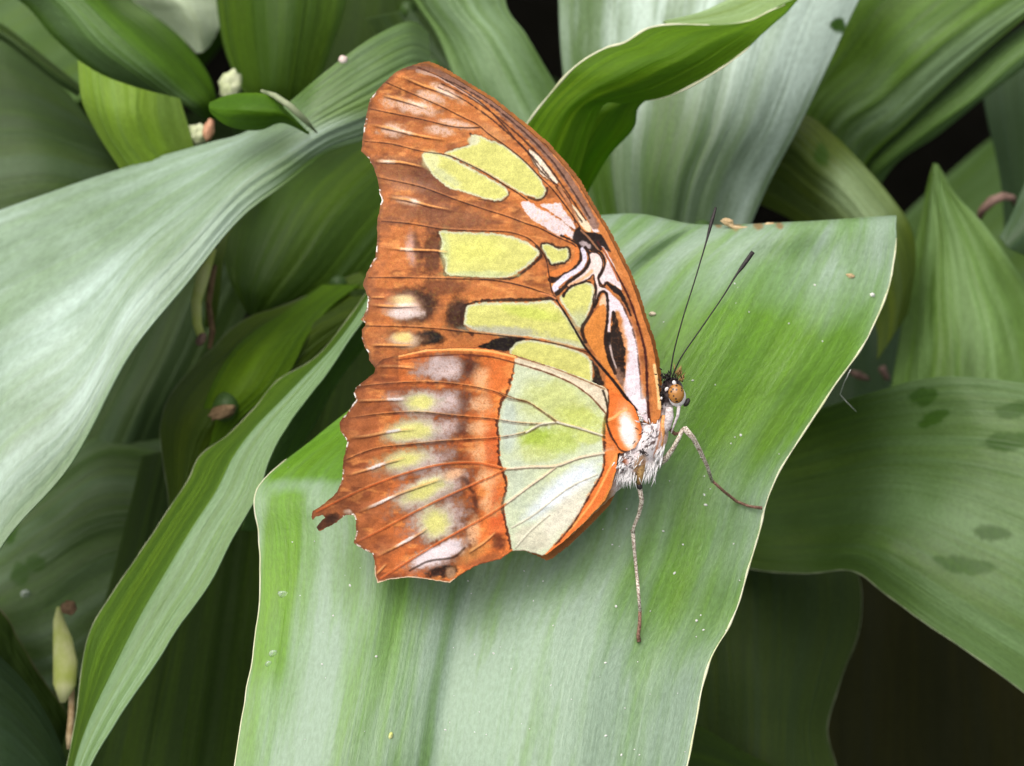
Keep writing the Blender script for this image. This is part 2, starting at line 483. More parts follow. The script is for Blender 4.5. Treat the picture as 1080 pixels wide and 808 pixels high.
L1, A1, W1 = leaf('broad_leaf', rows, mm, 'broad pale green leaf with a cream margin that the butterfly stands on', nu=340, nv=300, ribs=0.7, pleat=2.4, npleat=5,
     wave=4.5, margins=(0, 0.86), rim=1.55, sheen_fn=bf_main, crease=(0.5, 0.16), brown=[(800,238,5),(775,237,6),(822,238,4),(758,236,4)], base='end', seed=3)
# thin cream edge on the lower left side of the same leaf
_e = W1[:190:2, 0]; MB().tube([Vector(p) for p in _e], [0.00007] * len(_e), 6).build('leaf_margin', M_margin, L1)

# big pale leaf crossing the upper left
m2 = leaf_mat('leaf_pale', (0.055, 0.135, 0.035), (0.52, 0.62, 0.70), sheen_paint=0.54, rough=0.36, spec=0.45, ribk=0.5, streak=0.5, trans=0.12, seed=4.0, veins=10)
def bf2(X, Y, U, V):  # painted sheen: strong at the left, fading towards the wing tip
    b = 1.0 - 0.9 * ss(230, 330, X) + 0.25 * ss(120, 40, np.hypot(X - 110, Y - 360)) + 0.2 * fbm(X, Y, 60, 2, 8)
    b += 0.6 * ss(26, 6, np.abs(Y - 146 + (X - 330) * 0.15)) * ss(290, 320, X)
    b -= 0.35 * ss(0.86, 1.0, V)
    return np.clip(b, 0.03, 1.3)
rows = [
 [(-170,330,29.6),(-150,480,28.2),(-130,640,27.2),(-100,830,26.6)],
 [(-80,258,29.8),(-70,390,28.4),(-60,530,27.3),(-50,690,26.7)],
 [(0,222,29.9),(0,330,28.5),(4,450,27.4),(0,578,26.9)],
 [(90,190,29.9),(88,280,28.6),(82,390,27.6),(74,490,27.2)],
 [(165,166,29.8),(156,230,28.7),(144,300,27.9),(134,378,27.5)],
 [(222,150,29.6),(215,190,28.8),(205,240,28.2),(196,300,27.9)],
 [(262,138,29.3),(258,160,28.8),(256,190,28.4),(252,232,28.3)],
 [(300,112,29.2),(300,135,28.8),(302,160,28.5),(304,192,28.5)],
 [(335,82,28.9),(338,110,28.7),(342,135,28.6),(348,160,28.75)],
 [(385,44,29.1),(388,78,28.9),(392,112,28.8),(396,143,29.0)],
 [(430,22,29.5),(432,55,29.3),(434,88,29.2),(436,118,29.4)],
 [(452,34,30.0),(454,60,29.8),(456,84,29.7),(458,110,29.9)]]
L2, A2, W2 = leaf('strap_leaf', rows, m2, 'long pale silvery leaf sweeping from the left edge to behind the wing tip', nu=260, nv=220, ribs=0.8, pleat=0.8, npleat=6, wave=2.0,
     sheen_fn=bf2, base='end', seed=8, margins=(0, 0))
# little rolled underside of the same leaf
mg = leaf_mat('leaf_underside', (0.06, 0.17, 0.008), (0.2, 0.35, 0.1), sheen_paint=0.08, rough=0.5, streak=0.3, trans=0.35, seed=2.0, veins=12)
leaf('strap_leaf_fold', [
 [(221,108,28.5),(220,112,28.4),(221,118,28.4)],
 [(238,101,28.4),(236,116,28.2),(236,131,28.3)],
 [(258,98,28.3),(256,116,28.0),(255,137,28.3)],
 [(282,100,28.2),(280,118,28.0),(276,137,28.3)],
 [(300,114,28.2),(300,122,28.1),(298,130,28.3)],
 [(326,140,28.5),(326,141,28.5),(325,142,28.5)]], mg, None, None, parent=L2, part='rolled_edge', nu=50, nv=24, margins=(0, 0), seed=5)
MB().tube([P3(276,96,28.3), P3(290,101,28.1), P3(306,112,28.0), P3(322,127,28.1), P3(334,140,28.4)], [0.0002,0.00035,0.0004,0.00035,0.0001], 8).build('edge_curl', M_margin_dull, L2)

# narrow folded leaf crossing in front at the lower left
m3 = leaf_mat('leaf_folded', (0.055, 0.135, 0.022), (0.28, 0.40, 0.28), sheen_paint=0.70, rough=0.42, spec=0.4, streak=0.4, trans=0.14, seed=7.0, veins=16)
def bf3(X, Y, U, V): return np.where(V > 0.5, 0.85, 0.03) + 0 * X  # bright and shaded sides of the fold painted as two tones
el = [(60,860),(72,800),(80,755),(92,675),(115,632),(143,590),(168,552),(197,508),(212,480),(241,458),(268,431),(292,402),(334,376),(368,335),(392,300)]
em = [(66,865),(76,815),(92,765),(120,705),(150,646),(178,598),(203,556),(228,518),(246,482),(268,452),(294,425),(322,396),(352,365),(378,330),(398,296)]
er = [(72,870),(92,812),(122,760),(160,705),(189,660),(221,615),(248,563),(272,520),(283,487),(299,455),(323,421),(346,391),(366,360),(386,332),(404,298)]
zz = [26.0,26.2,26.4,26.6,26.8,26.9,27.0,27.1,27.3,27.4,27.6,27.8,28.0,28.2,28.4]
rows = strip(el, er, [a + 1.0 for a in zz], [a - 0.25 for a in zz], em, [a for a in zz])
def fold_rows(rows):
    out = []
    for (a, b, c) in rows:
        a, b, c = map(np.array, (a, b, c))
        out.append([tuple(a), tuple(a * .5 + b * .5 + (0, 0, .1)), tuple(b), tuple(b * .5 + c * .5), tuple(c)])
    return out
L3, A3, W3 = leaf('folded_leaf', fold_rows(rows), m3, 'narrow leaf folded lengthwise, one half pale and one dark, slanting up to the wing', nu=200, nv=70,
     pleat=0.3, wave=2.0, margins=(1, 0), rim=0.9, rim_mat=M_margin_dull, sheen_fn=bf3, seed=12, base='end')

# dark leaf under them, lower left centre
m4 = leaf_mat('leaf_deep', (0.020, 0.050, 0.005), (0.08, 0.12, 0.06), sheen_paint=0.10, rough=0.6, streak=0.4, trans=0.15, seed=9.0, veins=14, spec=0.12)  # colour darkened to carry the shade of the gaps
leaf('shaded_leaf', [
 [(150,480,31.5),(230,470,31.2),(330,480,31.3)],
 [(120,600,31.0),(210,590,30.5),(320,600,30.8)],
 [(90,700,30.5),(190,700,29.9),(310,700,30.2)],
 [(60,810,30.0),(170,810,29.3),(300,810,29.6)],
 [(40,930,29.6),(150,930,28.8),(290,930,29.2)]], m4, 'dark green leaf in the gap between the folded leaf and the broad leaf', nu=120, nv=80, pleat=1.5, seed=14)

# bright blade peeping out right of the folded leaf
m5 = leaf_mat('leaf_fresh', (0.05, 0.15, 0.012), (0.25, 0.4, 0.2), sheen_paint=0.25, rough=0.45, streak=0.4, trans=0.25, seed=11.0, veins=14)
leaf('blade_leaf', [
 [(255,560,29.0),(285,560,29.2)],
 [(272,500,29.0),(306,496,29.2)],
 [(292,455,29.0),(332,448,29.2)],
 [(318,415,29.0),(356,405,29.3)],
 [(350,378,29.0),(380,372,29.4)],
 [(378,335,29.0),(410,340,29.5)],
 [(400,290,29.2),(440,300,29.7)]], m5, 'slim fresh green leaf just right of the folded leaf and left of the hindwing', nu=90, nv=30, seed=15, wave=1.5, base='end')
leaf('shaded_leaf', [
 [(300,560,30.5),(380,560,30.5),(480,560,30.6)],
 [(305,480,30.5),(390,470,30.4),(480,470,30.6)],
 [(330,400,30.7),(400,390,30.6),(480,390,30.8)],
 [(350,310,31.0),(420,300,31.0),(500,300,31.2)]], m4, 'very dark leaf behind the torn edge of the hindwing', nu=60, nv=50, pleat=1.0, seed=16)

# dark olive arching leaf, left of the wing
m6 = leaf_mat('leaf_olive', (0.055, 0.110, 0.008), (0.15, 0.25, 0.08), sheen_paint=0.08, spec=0.25, rough=0.5, streak=0.5, trans=0.22, seed=13.0, veins=12)
leaf('arching_leaf', [
 [(184,620,30.2),(190,618,30.0),(200,615,30.2)],
 [(178,528,30.0),(196,520,29.6),(216,512,29.9)],
 [(170,470,30.0),(205,470,29.5),(240,468,29.8)],
 [(171,438,30.1),(220,440,29.4),(270,436,29.8)],
 [(186,408,30.3),(240,415,29.5),(300,410,29.9)],
 [(222,369,30.7),(280,378,29.9),(335,375,30.2)],
 [(258,337,31.0),(320,345,30.2),(375,345,30.5)],
 [(310,318,31.2),(360,325,30.6),(410,330,30.8)],
 [(380,286,31.5),(410,310,31.1),(450,330,31.3)]], m6, 'dark olive leaf arching up behind the folded leaf towards the wing', nu=120, nv=60, wave=2.2, pleat=0.6,
 margins=(1, 0), rim=0.6, rim_mat=M_margin_dull, seed=19, base='end')
m6b = leaf_mat('leaf_lit', (0.08, 0.19, 0.01), (0.2, 0.35, 0.1), sheen_paint=0.1, rough=0.5, streak=0.4, trans=0.3, seed=14.0, veins=14)  # brighter copy of the olive leaf colour, standing for its backlit patch
leaf('lit_patch', [
 [(205,470,29.6),(214,474,29.6),(226,478,29.6)],
 [(214,432,29.5),(234,436,29.35),(256,440,29.4)],
 [(226,400,29.5),(256,408,29.3),(288,414,29.45)],
 [(245,370,29.8),(274,378,29.5),(308,388,29.7)],
 [(270,348,30.1),(296,352,29.9),(326,352,30.1)],
 [(298,330,30.6),(318,328,30.5),(350,322,30.6)],
 [(340,300,31.2),(356,300,31.2),(380,300,31.2)]], m6b, 'bright green patch of the arching leaf, backlight painted as colour, above the brown stub', nu=50, nv=26, seed=20, base='end')

# big dark leaf below the pale one
m7 = leaf_mat('leaf_dark', (0.042, 0.105, 0.008), (0.12, 0.2, 0.1), sheen_paint=0.10, spec=0.22, rough=0.45, streak=0.5, trans=0.22, seed=17.0, veins=12)
leaf('rounded_leaf', [
 [(262,330,31.5),(268,336,31.4),(285,345,31.5)],
 [(240,290,31.6),(275,310,31.2),(320,340,31.6)],
 [(236,240,31.9),(300,265,31.4),(370,310,31.8)],
 [(250,195,32.4),(330,215,31.8),(420,255,32.2)],
 [(290,160,33.0),(370,175,32.4),(470,205,32.8)],
 [(360,120,33.6),(430,130,33.2),(530,160,33.5)]], m7, 'wide dark green leaf in the shade under the silvery leaf', nu=90, nv=70, pleat=1.0, seed=21, wave=1.2, base='end')
# slim stems and thin blade near x=220
leaf('thin_leaf', [
 [(216,345,30.9),(226,345,30.9)],
 [(216,310,30.9),(232,310,30.9)],
 [(214,270,31.0),(236,272,31.0)],
 [(222,235,31.2),(246,236,31.2)],
 [(250,180,31.6),(275,185,31.6)]], m6, 'thin upright green leaf beside the dried stalk', nu=50, nv=16, seed=22, base='end')
m8 = leaf_mat('leaf_mid', (0.028, 0.065, 0.016), (0.2, 0.3, 0.22), sheen_paint=0.15, rough=0.42, streak=0.5, trans=0.15, seed=18.0, veins=12)
leaf('blurred_leaf', [
 [(60,470,33.0),(110,500,32.5),(180,520,32.8)],
 [(95,415,33.0),(140,430,32.5),(205,450,32.8)],
 [(120,360,33.2),(170,370,32.8),(235,385,33.0)],
 [(150,300,33.6),(200,300,33.2),(270,310,33.4)],
 [(190,220,34.2),(250,220,34.0),(320,230,34.2)]], m8, 'dull green leaf behind the dried stalk, under the edge of the silvery leaf', nu=80, nv=50, pleat=1.0, seed=23, base='end')
m9 = leaf_mat('leaf_wet', (0.030, 0.075, 0.018), (0.34, 0.45, 0.36), sheen_paint=0.24, rough=0.30, streak=0.75, trans=0.12, seed=23.0, veins=9)
def bf9(X, Y, U, V): return np.clip(0.55 + 0.9 * fbm(X, Y, 60, 2, 18), 0.05, 1.4)
_, A9, W9 = leaf('wet_leaf', [
 [(200,440,33.0),(190,500,32.2),(195,560,31.6),(200,640,31.2)],
 [(120,430,33.2),(110,490,32.2),(110,570,31.6),(120,690,31.0)],
 [(60,470,33.2),(45,530,32.2),(40,610,31.4),(55,730,30.8)],
 [(0,500,33.2),(-15,570,32.2),(-20,640,31.3),(-10,720,30.8)],
 [(-70,540,33.2),(-85,610,32.2),(-90,680,31.4),(-80,760,30.8)]], m9, 'blurred wet leaf with pale streaks and green drops, left of the folded leaf', nu=130, nv=150, ribs=1.5, pleat=2.5, npleat=5, seed=24,
 wetspots=[(38,592,13,10,20),(22,606,9,12,0),(10,560,10,16,0)], sheen_fn=bf9)
m10 = leaf_mat('leaf_bluegreen', (0.020, 0.050, 0.034), (0.12, 0.19, 0.14), sheen_paint=0.25, rough=0.36, streak=0.3, trans=0.08, seed=25.0, veins=10, veinstr=0.15)
leaf('smooth_leaf', [
 [(-120,640,29.0),(-130,760,28.4),(-140,900,28.0)],
 [(-50,648,29.0),(-50,760,28.4),(-60,900,28.0)],
 [(0,692,29.1),(0,770,28.5),(-10,900,28.0)],
 [(38,735,29.2),(36,800,28.7),(20,900,28.2)],
 [(66,790,29.4),(64,835,29.0),(50,900,28.6)],
 [(80,850,29.6),(78,875,29.4),(70,905,29.2)]], m10, 'smooth dark bluish leaf filling the bottom left corner', nu=90, nv=60, seed=26, pleat=0.6, base='start')
leaf('edge_leaf', [
 [(-60,590,30.4),(-60,660,30.3)],
 [(0,643,30.4),(0,695,30.3)],
 [(20,675,30.4),(14,715,30.3)],
 [(42,712,30.4),(34,745,30.3)],
 [(70,752,30.4),(62,792,30.3)],
 [(84,790,30.6),(78,850,30.5)]], m4, 'dark narrow leaf with a brown edge above the bluish corner leaf', nu=80, nv=24, seed=27, wave=2,
 margins=(1, 0), rim=0.7, rim_mat=simple_mat('brown_rim', (0.10, 0.07, 0.04), (0.2, 0.15, 0.09), 300, 0.6), base='end')

# top-left group
m11 = leaf_mat('leaf_dull', (0.026, 0.062, 0.018), (0.24, 0.33, 0.26), sheen_paint=0.14, rough=0.38, streak=0.6, trans=0.1, seed=27.0, veins=8)
leaf('hanging_leaf', [
 [(-150,-40,33.5),(-120,80,32.6),(-110,220,32.0),(-120,330,31.8)],
 [(-40,0,33.2),(-30,100,32.3),(-20,190,31.8),(-20,290,31.6)],
 [(0,30,33.0),(30,110,32.2),(45,180,31.8),(50,270,31.7)],
 [(40,68,33.0),(80,130,32.4),(100,190,32.1),(100,260,32.0)],
 [(78,105,33.0),(110,150,32.7),(126,190,32.5),(130,240,32.4)],
 [(118,165,33.2),(130,185,33.1),(142,205,33.0),(150,230,33.0)]], m11, 'broad dull green leaf hanging at the upper left edge', nu=100, nv=80, pleat=2.0, npleat=4, seed=28, base='start')
leaf('strip_leaf', [
 [(-60,-10,31.6),(-60,10,31.5)],
 [(0,24,31.6),(0,42,31.5)],
 [(30,46,31.6),(28,62,31.5)],
 [(60,70,31.7),(58,86,31.6)],
 [(88,92,31.8),(82,102,31.8)]], m8, 'thin grey green curled leaf edge above the hanging leaf', nu=60, nv=16, seed=29, bulge=0.3)
m13 = leaf_mat('leaf_yellowgreen', (0.12, 0.25, 0.03), (0.4, 0.55, 0.2), sheen_paint=0.3, rough=0.45, streak=0.5, trans=0.3, seed=29.0, veins=12)
leaf('cut_leaf', [
 [(82,64,29.90),(110,80,29.70),(150,94,29.70),(190,104,30.10)],
 [(86,105,29.90),(115,115,29.60),(150,122,29.60),(198,130,30.10)],
 [(102,140,30.00),(125,145,29.70),(160,150,29.70),(205,155,30.10)],
 [(130,184,30.10),(150,182,29.90),(180,180,29.90),(215,180,30.20)],
 [(160,240,30.30),(175,235,30.20),(200,230,30.20),(230,225,30.40)]], m13, 'bright yellow green leaf with a cut off top, upper left', nu=70, nv=60, pleat=1.0, npleat=6, seed=30, base='end')
def bf14(X, Y, U, V): return np.clip(0.1 + 1.3 * ss(0.35, 0.75, V) * ss(1.0, 0.8, V), 0, 1.2)  # sheen painted along the lower side of the roll
m14 = leaf_mat('leaf_rolled', (0.045, 0.125, 0.010), (0.24, 0.34, 0.22), sheen_paint=0.4, rough=0.40, streak=0.5, trans=0.15, seed=31.0, veins=10)
leaf('rolled_leaf', [
 [(110,-60,31.5),(60,-50,30.5),(0,-40,30.6),(-40,-30,31.2)],
 [(140,0,31.4),(105,0,30.3),(60,0,30.2),(22,2,31.0)],
 [(170,22,31.3),(140,32,30.1),(100,44,30.0),(55,38,30.8)],
 [(198,48,31.2),(172,62,30.1),(138,74,30.0),(92,70,30.7)],
 [(220,78,31.0),(200,90,30.3),(172,98,30.2),(135,92,30.6)],
 [(228,105,30.9),(218,110,30.5),(200,114,30.4),(182,104,30.6)],
 [(226,128,31.0),(220,126,30.9),(212,124,30.9),(206,118,30.9)]], m14, 'dark glossy rolled leaf pointing down from the top left corner', nu=100, nv=70, pleat=0.5, sheen_fn=bf14, seed=31)
m15 = leaf_mat('leaf_white', (0.35, 0.5, 0.5), (0.75, 0.82, 0.74), sheen_paint=1.5, rough=0.35, streak=0.2, trans=0.15, seed=33.0, veins=7)
leaf('pale_leaf', [
 [(100,-60,33.6),(170,-60,32.4),(240,-60,33.2)],
 [(128,-10,33.4),(180,-10,32.3),(232,-10,33.1)],
 [(160,14,33.2),(196,14,32.4),(233,12,33.0)],
 [(188,36,33.0),(208,36,32.6),(231,30,32.9)],
 [(207,56,32.9),(214,55,32.8),(222,48,32.9)]], m15, 'very pale whitish leaf tip showing between dark leaves at the top left', nu=60, nv=40, seed=32)
leaf('drooping_leaf', [
 [(224,-70,32.0),(290,-70,31.2),(370,-70,31.6)],
 [(228,0,32.0),(290,0,31.1),(365,0,31.5)],
 [(236,50,31.9),(290,50,31.1),(350,50,31.5)],
 [(252,88,31.7),(290,90,31.2),(335,88,31.5)],
 [(268,110,31.6),(294,112,31.4),(322,108,31.5)]], m7, 'dark green drooping leaf at the top, above the rolled leaf edge', nu=80, nv=60, pleat=1.0, npleat=6, seed=33)
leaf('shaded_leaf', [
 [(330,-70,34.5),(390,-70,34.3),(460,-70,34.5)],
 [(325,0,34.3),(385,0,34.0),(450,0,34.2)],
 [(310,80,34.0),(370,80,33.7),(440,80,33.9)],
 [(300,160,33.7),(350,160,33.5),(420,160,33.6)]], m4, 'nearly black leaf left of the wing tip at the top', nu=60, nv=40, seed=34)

# top centre
m17 = leaf_mat('leaf_top', (0.05, 0.125, 0.028), (0.34, 0.46, 0.34), sheen_paint=0.42, rough=0.38, streak=0.75, trans=0.14, seed=35.0, veins=9)
leaf('slanting_leaf', [
 [(400,-60,32.6),(460,-70,31.9),(540,-70,32.2)],
 [(436,0,32.3),(480,0,31.7),(533,0,32.1)],
 [(462,40,32.0),(510,40,31.5),(556,38,31.9)],
 [(480,85,31.7),(535,85,31.3),(582,82,31.8)],
 [(500,135,31.6),(560,135,31.2),(610,125,31.7)],
 [(540,210,31.6),(600,210,31.3),(650,200,31.7)]], m17, 'green leaf with pale stripes slanting down behind the wing at the top', nu=90, nv=60, pleat=2.0, npleat=4, seed=35)
leaf('tucked_leaf', [
 [(385,20,33.0),(430,10,32.6),(470,0,32.9)],
 [(410,60,32.9),(460,55,32.5),(505,45,32.8)],
 [(440,100,32.8),(500,100,32.3),(545,90,32.7)],
 [(480,150,32.7),(540,150,32.3),(590,140,32.6)]], m8, 'dull green leaf tucked just behind the wing tip', nu=60, nv=50, pleat=1.0, seed=36)
m19 = leaf_mat('leaf_fan', (0.038, 0.10, 0.022), (0.54, 0.63, 0.68), spec=0.35, sheen_paint=0.75, rough=0.36, streak=0.8, trans=0.14, seed=37.0, veins=8)
def bf19(X, Y, U, V):  # sheen painted over the upper part and right side
    b = 0.22 + 1.0 * ss(170, 10, Y) + 0.5 * ss(0.72, 0.98, V) - 0.35 * ss(0.3, 0.0, V)
    return np.clip(b, 0.05, 1.4)
leaf('fan_leaf', [
 [(588,-80,32.6),(670,-80,31.8),(760,-80,31.4),(850,-80,31.3),(950,-80,31.8)],
 [(589,0,32.1),(660,0,31.3),(740,0,30.9),(820,0,30.8),(906,0,31.4)],
 [(592,60,31.8),(655,60,31.0),(730,60,30.6),(800,65,30.5),(874,68,31.1)],
 [(600,125,31.5),(655,125,30.8),(715,130,30.4),(780,130,30.3),(842,135,30.8)],
 [(615,185,31.2),(655,185,30.7),(700,190,30.3),(750,190,30.3),(812,192,30.7)],
 [(628,245,31.0),(660,245,30.7),(695,248,30.4),(735,248,30.4),(788,248,30.6)],
 [(640,320,31.0),(662,320,30.8),(690,320,30.6),(725,320,30.6),(765,320,30.7)]], m19, 'large silvery leaf with fanning streaks at the top, right of the curling leaf', nu=150, nv=200, ribs=1.0, pleat=2.6, npleat=5,
 sheen_fn=bf19, wetspots=[(884,28,9,8,0)], seed=37)
m20 = leaf_mat('leaf_curl', (0.10, 0.235, 0.008), (0.2, 0.32, 0.1), sheen_paint=0.04, rough=0.55, streak=0.3, trans=0.5, spec=0.25, tcol=(0.26, 0.55, 0.015), seed=39.0, veins=16)
L20, A20, W20 = leaf('curling_leaf', [
 [(500,235,29.2),(545,232,28.8),(600,232,28.9)],
 [(530,172,28.8),(575,170,28.4),(618,160,28.5)],
 [(560,125,28.4),(598,122,28.1),(636,112,28.2)],
 [(583,96,28.2),(622,100,27.9),(660,109,28.1)],
 [(607,70,28.0),(655,84,27.7),(700,103,28.0)],
 [(636,52,28.0),(685,68,27.6),(732,89,27.9)],
 [(659,45,28.0),(708,58,27.6),(762,71,27.9)],
 [(684,30,28.1),(735,42,27.7),(785,54,28.0)],
 [(713,26,28.2),(762,32,27.9),(802,38,28.1)],
 [(755,27,28.4),(788,24,28.2),(818,22,28.3)],
 [(786,24,28.5),(808,17,28.4),(828,13,28.4)],
 [(812,12,28.7),(824,8,28.6),(835,5,28.6)],
 [(838,1,28.9),(839,0,28.9),(840,-1,28.9)]], m20, 'bright green leaf curling over with a cream upper edge, right of the wing tip', nu=150, nv=60, pleat=0.5, npleat=5,
 margins=(1, (0.3, 0.62)), rim=2.3, seed=40, wave=0.8)
leaf('curling_back', [
 [(560,232,29.3),(590,228,29.2),(610,222,29.3)],
 [(572,180,29.1),(605,178,28.9),(640,168,29.1)],
 [(596,135,28.8),(632,130,28.6),(668,136,28.8)],
 [(618,110,28.7),(648,112,28.5),(674,113,28.7)],
 [(640,92,28.8),(668,92,28.6),(696,96,28.8)]], m20, None, None, parent=L20, part='under_fold', nu=50, nv=36, seed=41)
m20b = leaf_mat('leaf_curl_top', (0.10, 0.19, 0.05), (0.36, 0.48, 0.28), sheen_paint=0.9, rough=0.4, streak=0.5, trans=0.2, seed=41.0, veins=12)
leaf('curling_top', [
 [(700,22,28.35),(706,27,28.3)],
 [(740,12,28.7),(750,27,28.35)],
 [(775,-4,29.0),(786,25,28.5)],
 [(810,-18,29.2),(814,12,28.7)],
 [(842,-14,29.2),(841,0,28.9)]], m20b, None, None, parent=L20, part='upper_face', nu=50, nv=20, seed=42)

# top right group
m21 = leaf_mat('leaf_right', (0.048, 0.12, 0.020), (0.30, 0.41, 0.28), sheen_paint=0.38, rough=0.38, streak=0.9, trans=0.12, seed=43.0, veins=9)
def bf21(X, Y, U, V): return np.clip(0.15 + 1.2 * ss(0.35, 0.85, V) * ss(1.02, 0.92, V) + 0.3 * fbm(X, Y, 40, 2, 3), 0.03, 1.3)
leaf('streaked_leaf', [
 [(800,160,33.8),(840,175,33.3),(880,195,33.1),(905,215,33.4)],
 [(830,90,33.6),(860,115,33.0),(890,140,32.7),(915,172,33.0)],
 [(860,40,33.4),(905,70,32.7),(935,105,32.3),(955,132,32.6)],
 [(890,-15,33.2),(940,25,32.4),(980,62,32.0),(1012,78,32.3)],
 [(930,-70,33.2),(990,-20,32.4),(1035,20,32.0),(1080,20,32.2)],
 [(990,-140,33.4),(1060,-80,32.7),(1110,-30,32.3),(1150,-30,32.5)]], m21, 'large striped leaf reaching the top right corner', nu=130, nv=150, ribs=1.2, pleat=2.5, npleat=5, sheen_fn=bf21, seed=44)
m21b = leaf_mat('leaf_right_low', (0.045, 0.115, 0.018), (0.25, 0.37, 0.22), sheen_paint=0.35, rough=0.4, streak=0.5, trans=0.14, seed=45.0, veins=10)
leaf('edge_strip_leaf', [
 [(895,190,33.6),(910,200,33.4),(922,205,33.5)],
 [(915,168,33.2),(930,176,33.0),(948,170,33.2)],
 [(955,128,32.9),(972,142,32.7),(990,142,32.9)],
 [(1005,85,32.7),(1025,104,32.4),(1046,97,32.6)],
 [(1055,42,32.6),(1075,60,32.3),(1100,58,32.5)],
 [(1120,0,32.6),(1140,20,32.3),(1170,15,32.5)]], m21b, 'mid green leaf strip just below the striped corner leaf', nu=90, nv=40, pleat=0.8, seed=46)
m22 = leaf_mat('leaf_arch_right', (0.060, 0.11, 0.018), (0.33, 0.42, 0.27), sheen_paint=0.5, rough=0.4, streak=0.6, trans=0.14, seed=47.0, veins=9)
def bf22(X, Y, U, V): return np.clip(0.1 + 1.4 * ss(60, 15, np.hypot(X - 912, Y - 205)) + 0.2 * V, 0, 1.3)
leaf('bent_leaf', [
 [(800,130,32.80),(790,170,32.80),(785,215,33.00)],
 [(846,120,32.40),(822,150,32.20),(800,215,32.80)],
 [(880,143,32.10),(860,180,31.80),(840,235,32.40)],
 [(909,172,31.90),(892,205,31.50),(872,260,32.00)],
 [(938,205,31.70),(920,240,31.40),(900,290,31.80)],
 [(960,238,31.70),(942,270,31.40),(915,320,31.80)],
 [(966,275,31.80),(950,310,31.60),(925,350,31.90)],
 [(958,330,32.00),(945,350,31.80),(925,380,32.00)]], m22, 'olive leaf bending over behind the top corner of the broad leaf', nu=100, nv=60, sheen_fn=bf22, wetspots=[(867,163,10,16,-20)], seed=48, pleat=0.8)
m23 = leaf_mat('leaf_pointed', (0.045, 0.115, 0.018), (0.32, 0.48, 0.24), sheen_paint=0.42, rough=0.38, streak=0.9, trans=0.16, seed=49.0, veins=9)
leaf('pointed_leaf', [
 [(986,172,32.8),(987,173,32.8),(988,174,32.8),(989,176,32.8)],
 [(976,205,32.8),(986,208,32.6),(998,207,32.5),(1008,205,32.7)],
 [(966,250,32.8),(990,255,32.4),(1015,250,32.3),(1037,236,32.5)],
 [(957,300,32.7),(990,305,32.1),(1030,300,32.0),(1062,270,32.3)],
 [(948,360,32.5),(990,365,31.8),(1045,355,31.7),(1092,312,32.1)],
 [(938,420,32.3),(985,425,31.6),(1050,420,31.5),(1120,370,31.9)],
 [(930,500,32.2),(980,510,31.6),(1050,510,31.5),(1150,450,31.8)]], m23, 'pointed green leaf with diagonal ribs standing at the right edge', nu=130, nv=150, ribs=1.4, pleat=2.6, npleat=5, seed=50, base='end')
leaf('corner_leaf', [
 [(1054,250,31.5),(1064,262,31.4),(1082,270,31.5)],
 [(1066,228,31.6),(1084,238,31.4),(1110,250,31.5)],
 [(1082,190,31.7),(1105,205,31.5),(1140,220,31.6)],
 [(1110,130,32.0),(1140,150,31.8),(1180,160,31.9)]], m10, 'small blue green leaf tip on the right edge beside the pink curl', nu=40, nv=30, seed=51, base='end')
leaf('shaded_leaf', [
 [(1030,60,35.4),(1100,60,35.0),(1200,60,35.2)],
 [(1040,120,35.2),(1100,120,34.8),(1200,120,35.0)],
 [(1055,190,35.0),(1100,195,34.6),(1200,190,34.8)],
 [(1060,260,34.8),(1100,260,34.6),(1200,260,34.7)]], m10, 'dark grey green leaf on the right edge above the pink curl', nu=40, nv=40, seed=52)

# large right leaf
m25 = leaf_mat('leaf_spotted', (0.038, 0.092, 0.022), (0.17, 0.27, 0.13), spec=0.25, sheen_paint=0.50, rough=0.36, streak=0.35, trans=0.1, seed=53.0, veins=10, veinstr=0.25)
def bf25(X, Y, U, V): return np.clip(0.15 + 0.95 * ss(820, 1010, X) + 0.2 * fbm(X, Y, 50, 2, 31), 0.03, 1.2)  # left end kept darker: shadow of the broad leaf put into the colour
leaf('spotted_leaf', [
 [(740,470,32.2),(748,500,32.2),(752,530,32.0),(755,560,31.6),(750,585,31.4)],
 [(800,450,31.4),(805,490,31.5),(806,530,31.3),(803,570,30.8),(798,601,30.6)],
 [(862,432,30.6),(868,470,30.8),(870,520,30.6),(862,570,30.1),(853,605,30.0)],
 [(914,416,29.9),(925,455,30.0),(930,510,29.8),(915,570,29.3),(899,602,29.5)],
 [(962,402,29.7),(985,450,29.6),(985,515,29.4),(960,590,29.0),(938,630,29.2)],
 [(1010,397,29.5),(1040,450,29.3),(1040,530,29.1),(1010,620,28.8),(980,660,28.9)],
 [(1080,404,29.3),(1105,460,29.1),(1110,560,28.8),(1080,660,28.6),(1052,709,28.7)],
 [(1170,420,29.3),(1190,500,29.0),(1200,620,28.7),(1180,720,28.5),(1150,780,28.6)],
 [(1270,460,29.3),(1290,560,29.0),(1310,680,28.7),(1300,800,28.5),(1280,850,28.6)]], m25, 'large dull green leaf with darker wet spots at the right', nu=240, nv=200, pleat=1.0, npleat=4, wave=1.5,
 wetspots=[(973,417,16,10,-8),(985,441,17,8,-25),(1072,432,20,9,-10),(1064,466,24,11,-5),(1046,562,20,8,5),(1018,597,34,9,3),(990,590,8,4,0)], sheen_fn=bf25,
 margins=(0, 1), rim=0.9, rim_mat=M_margin_dull, seed=54)
m26 = leaf_mat('leaf_low', (0.028, 0.056, 0.012), (0.08, 0.12, 0.07), sheen_paint=0.25, rough=0.45, streak=0.3, trans=0.1, seed=55.0, veins=10, spec=0.12)  # deep shade put into a darkened leaf colour
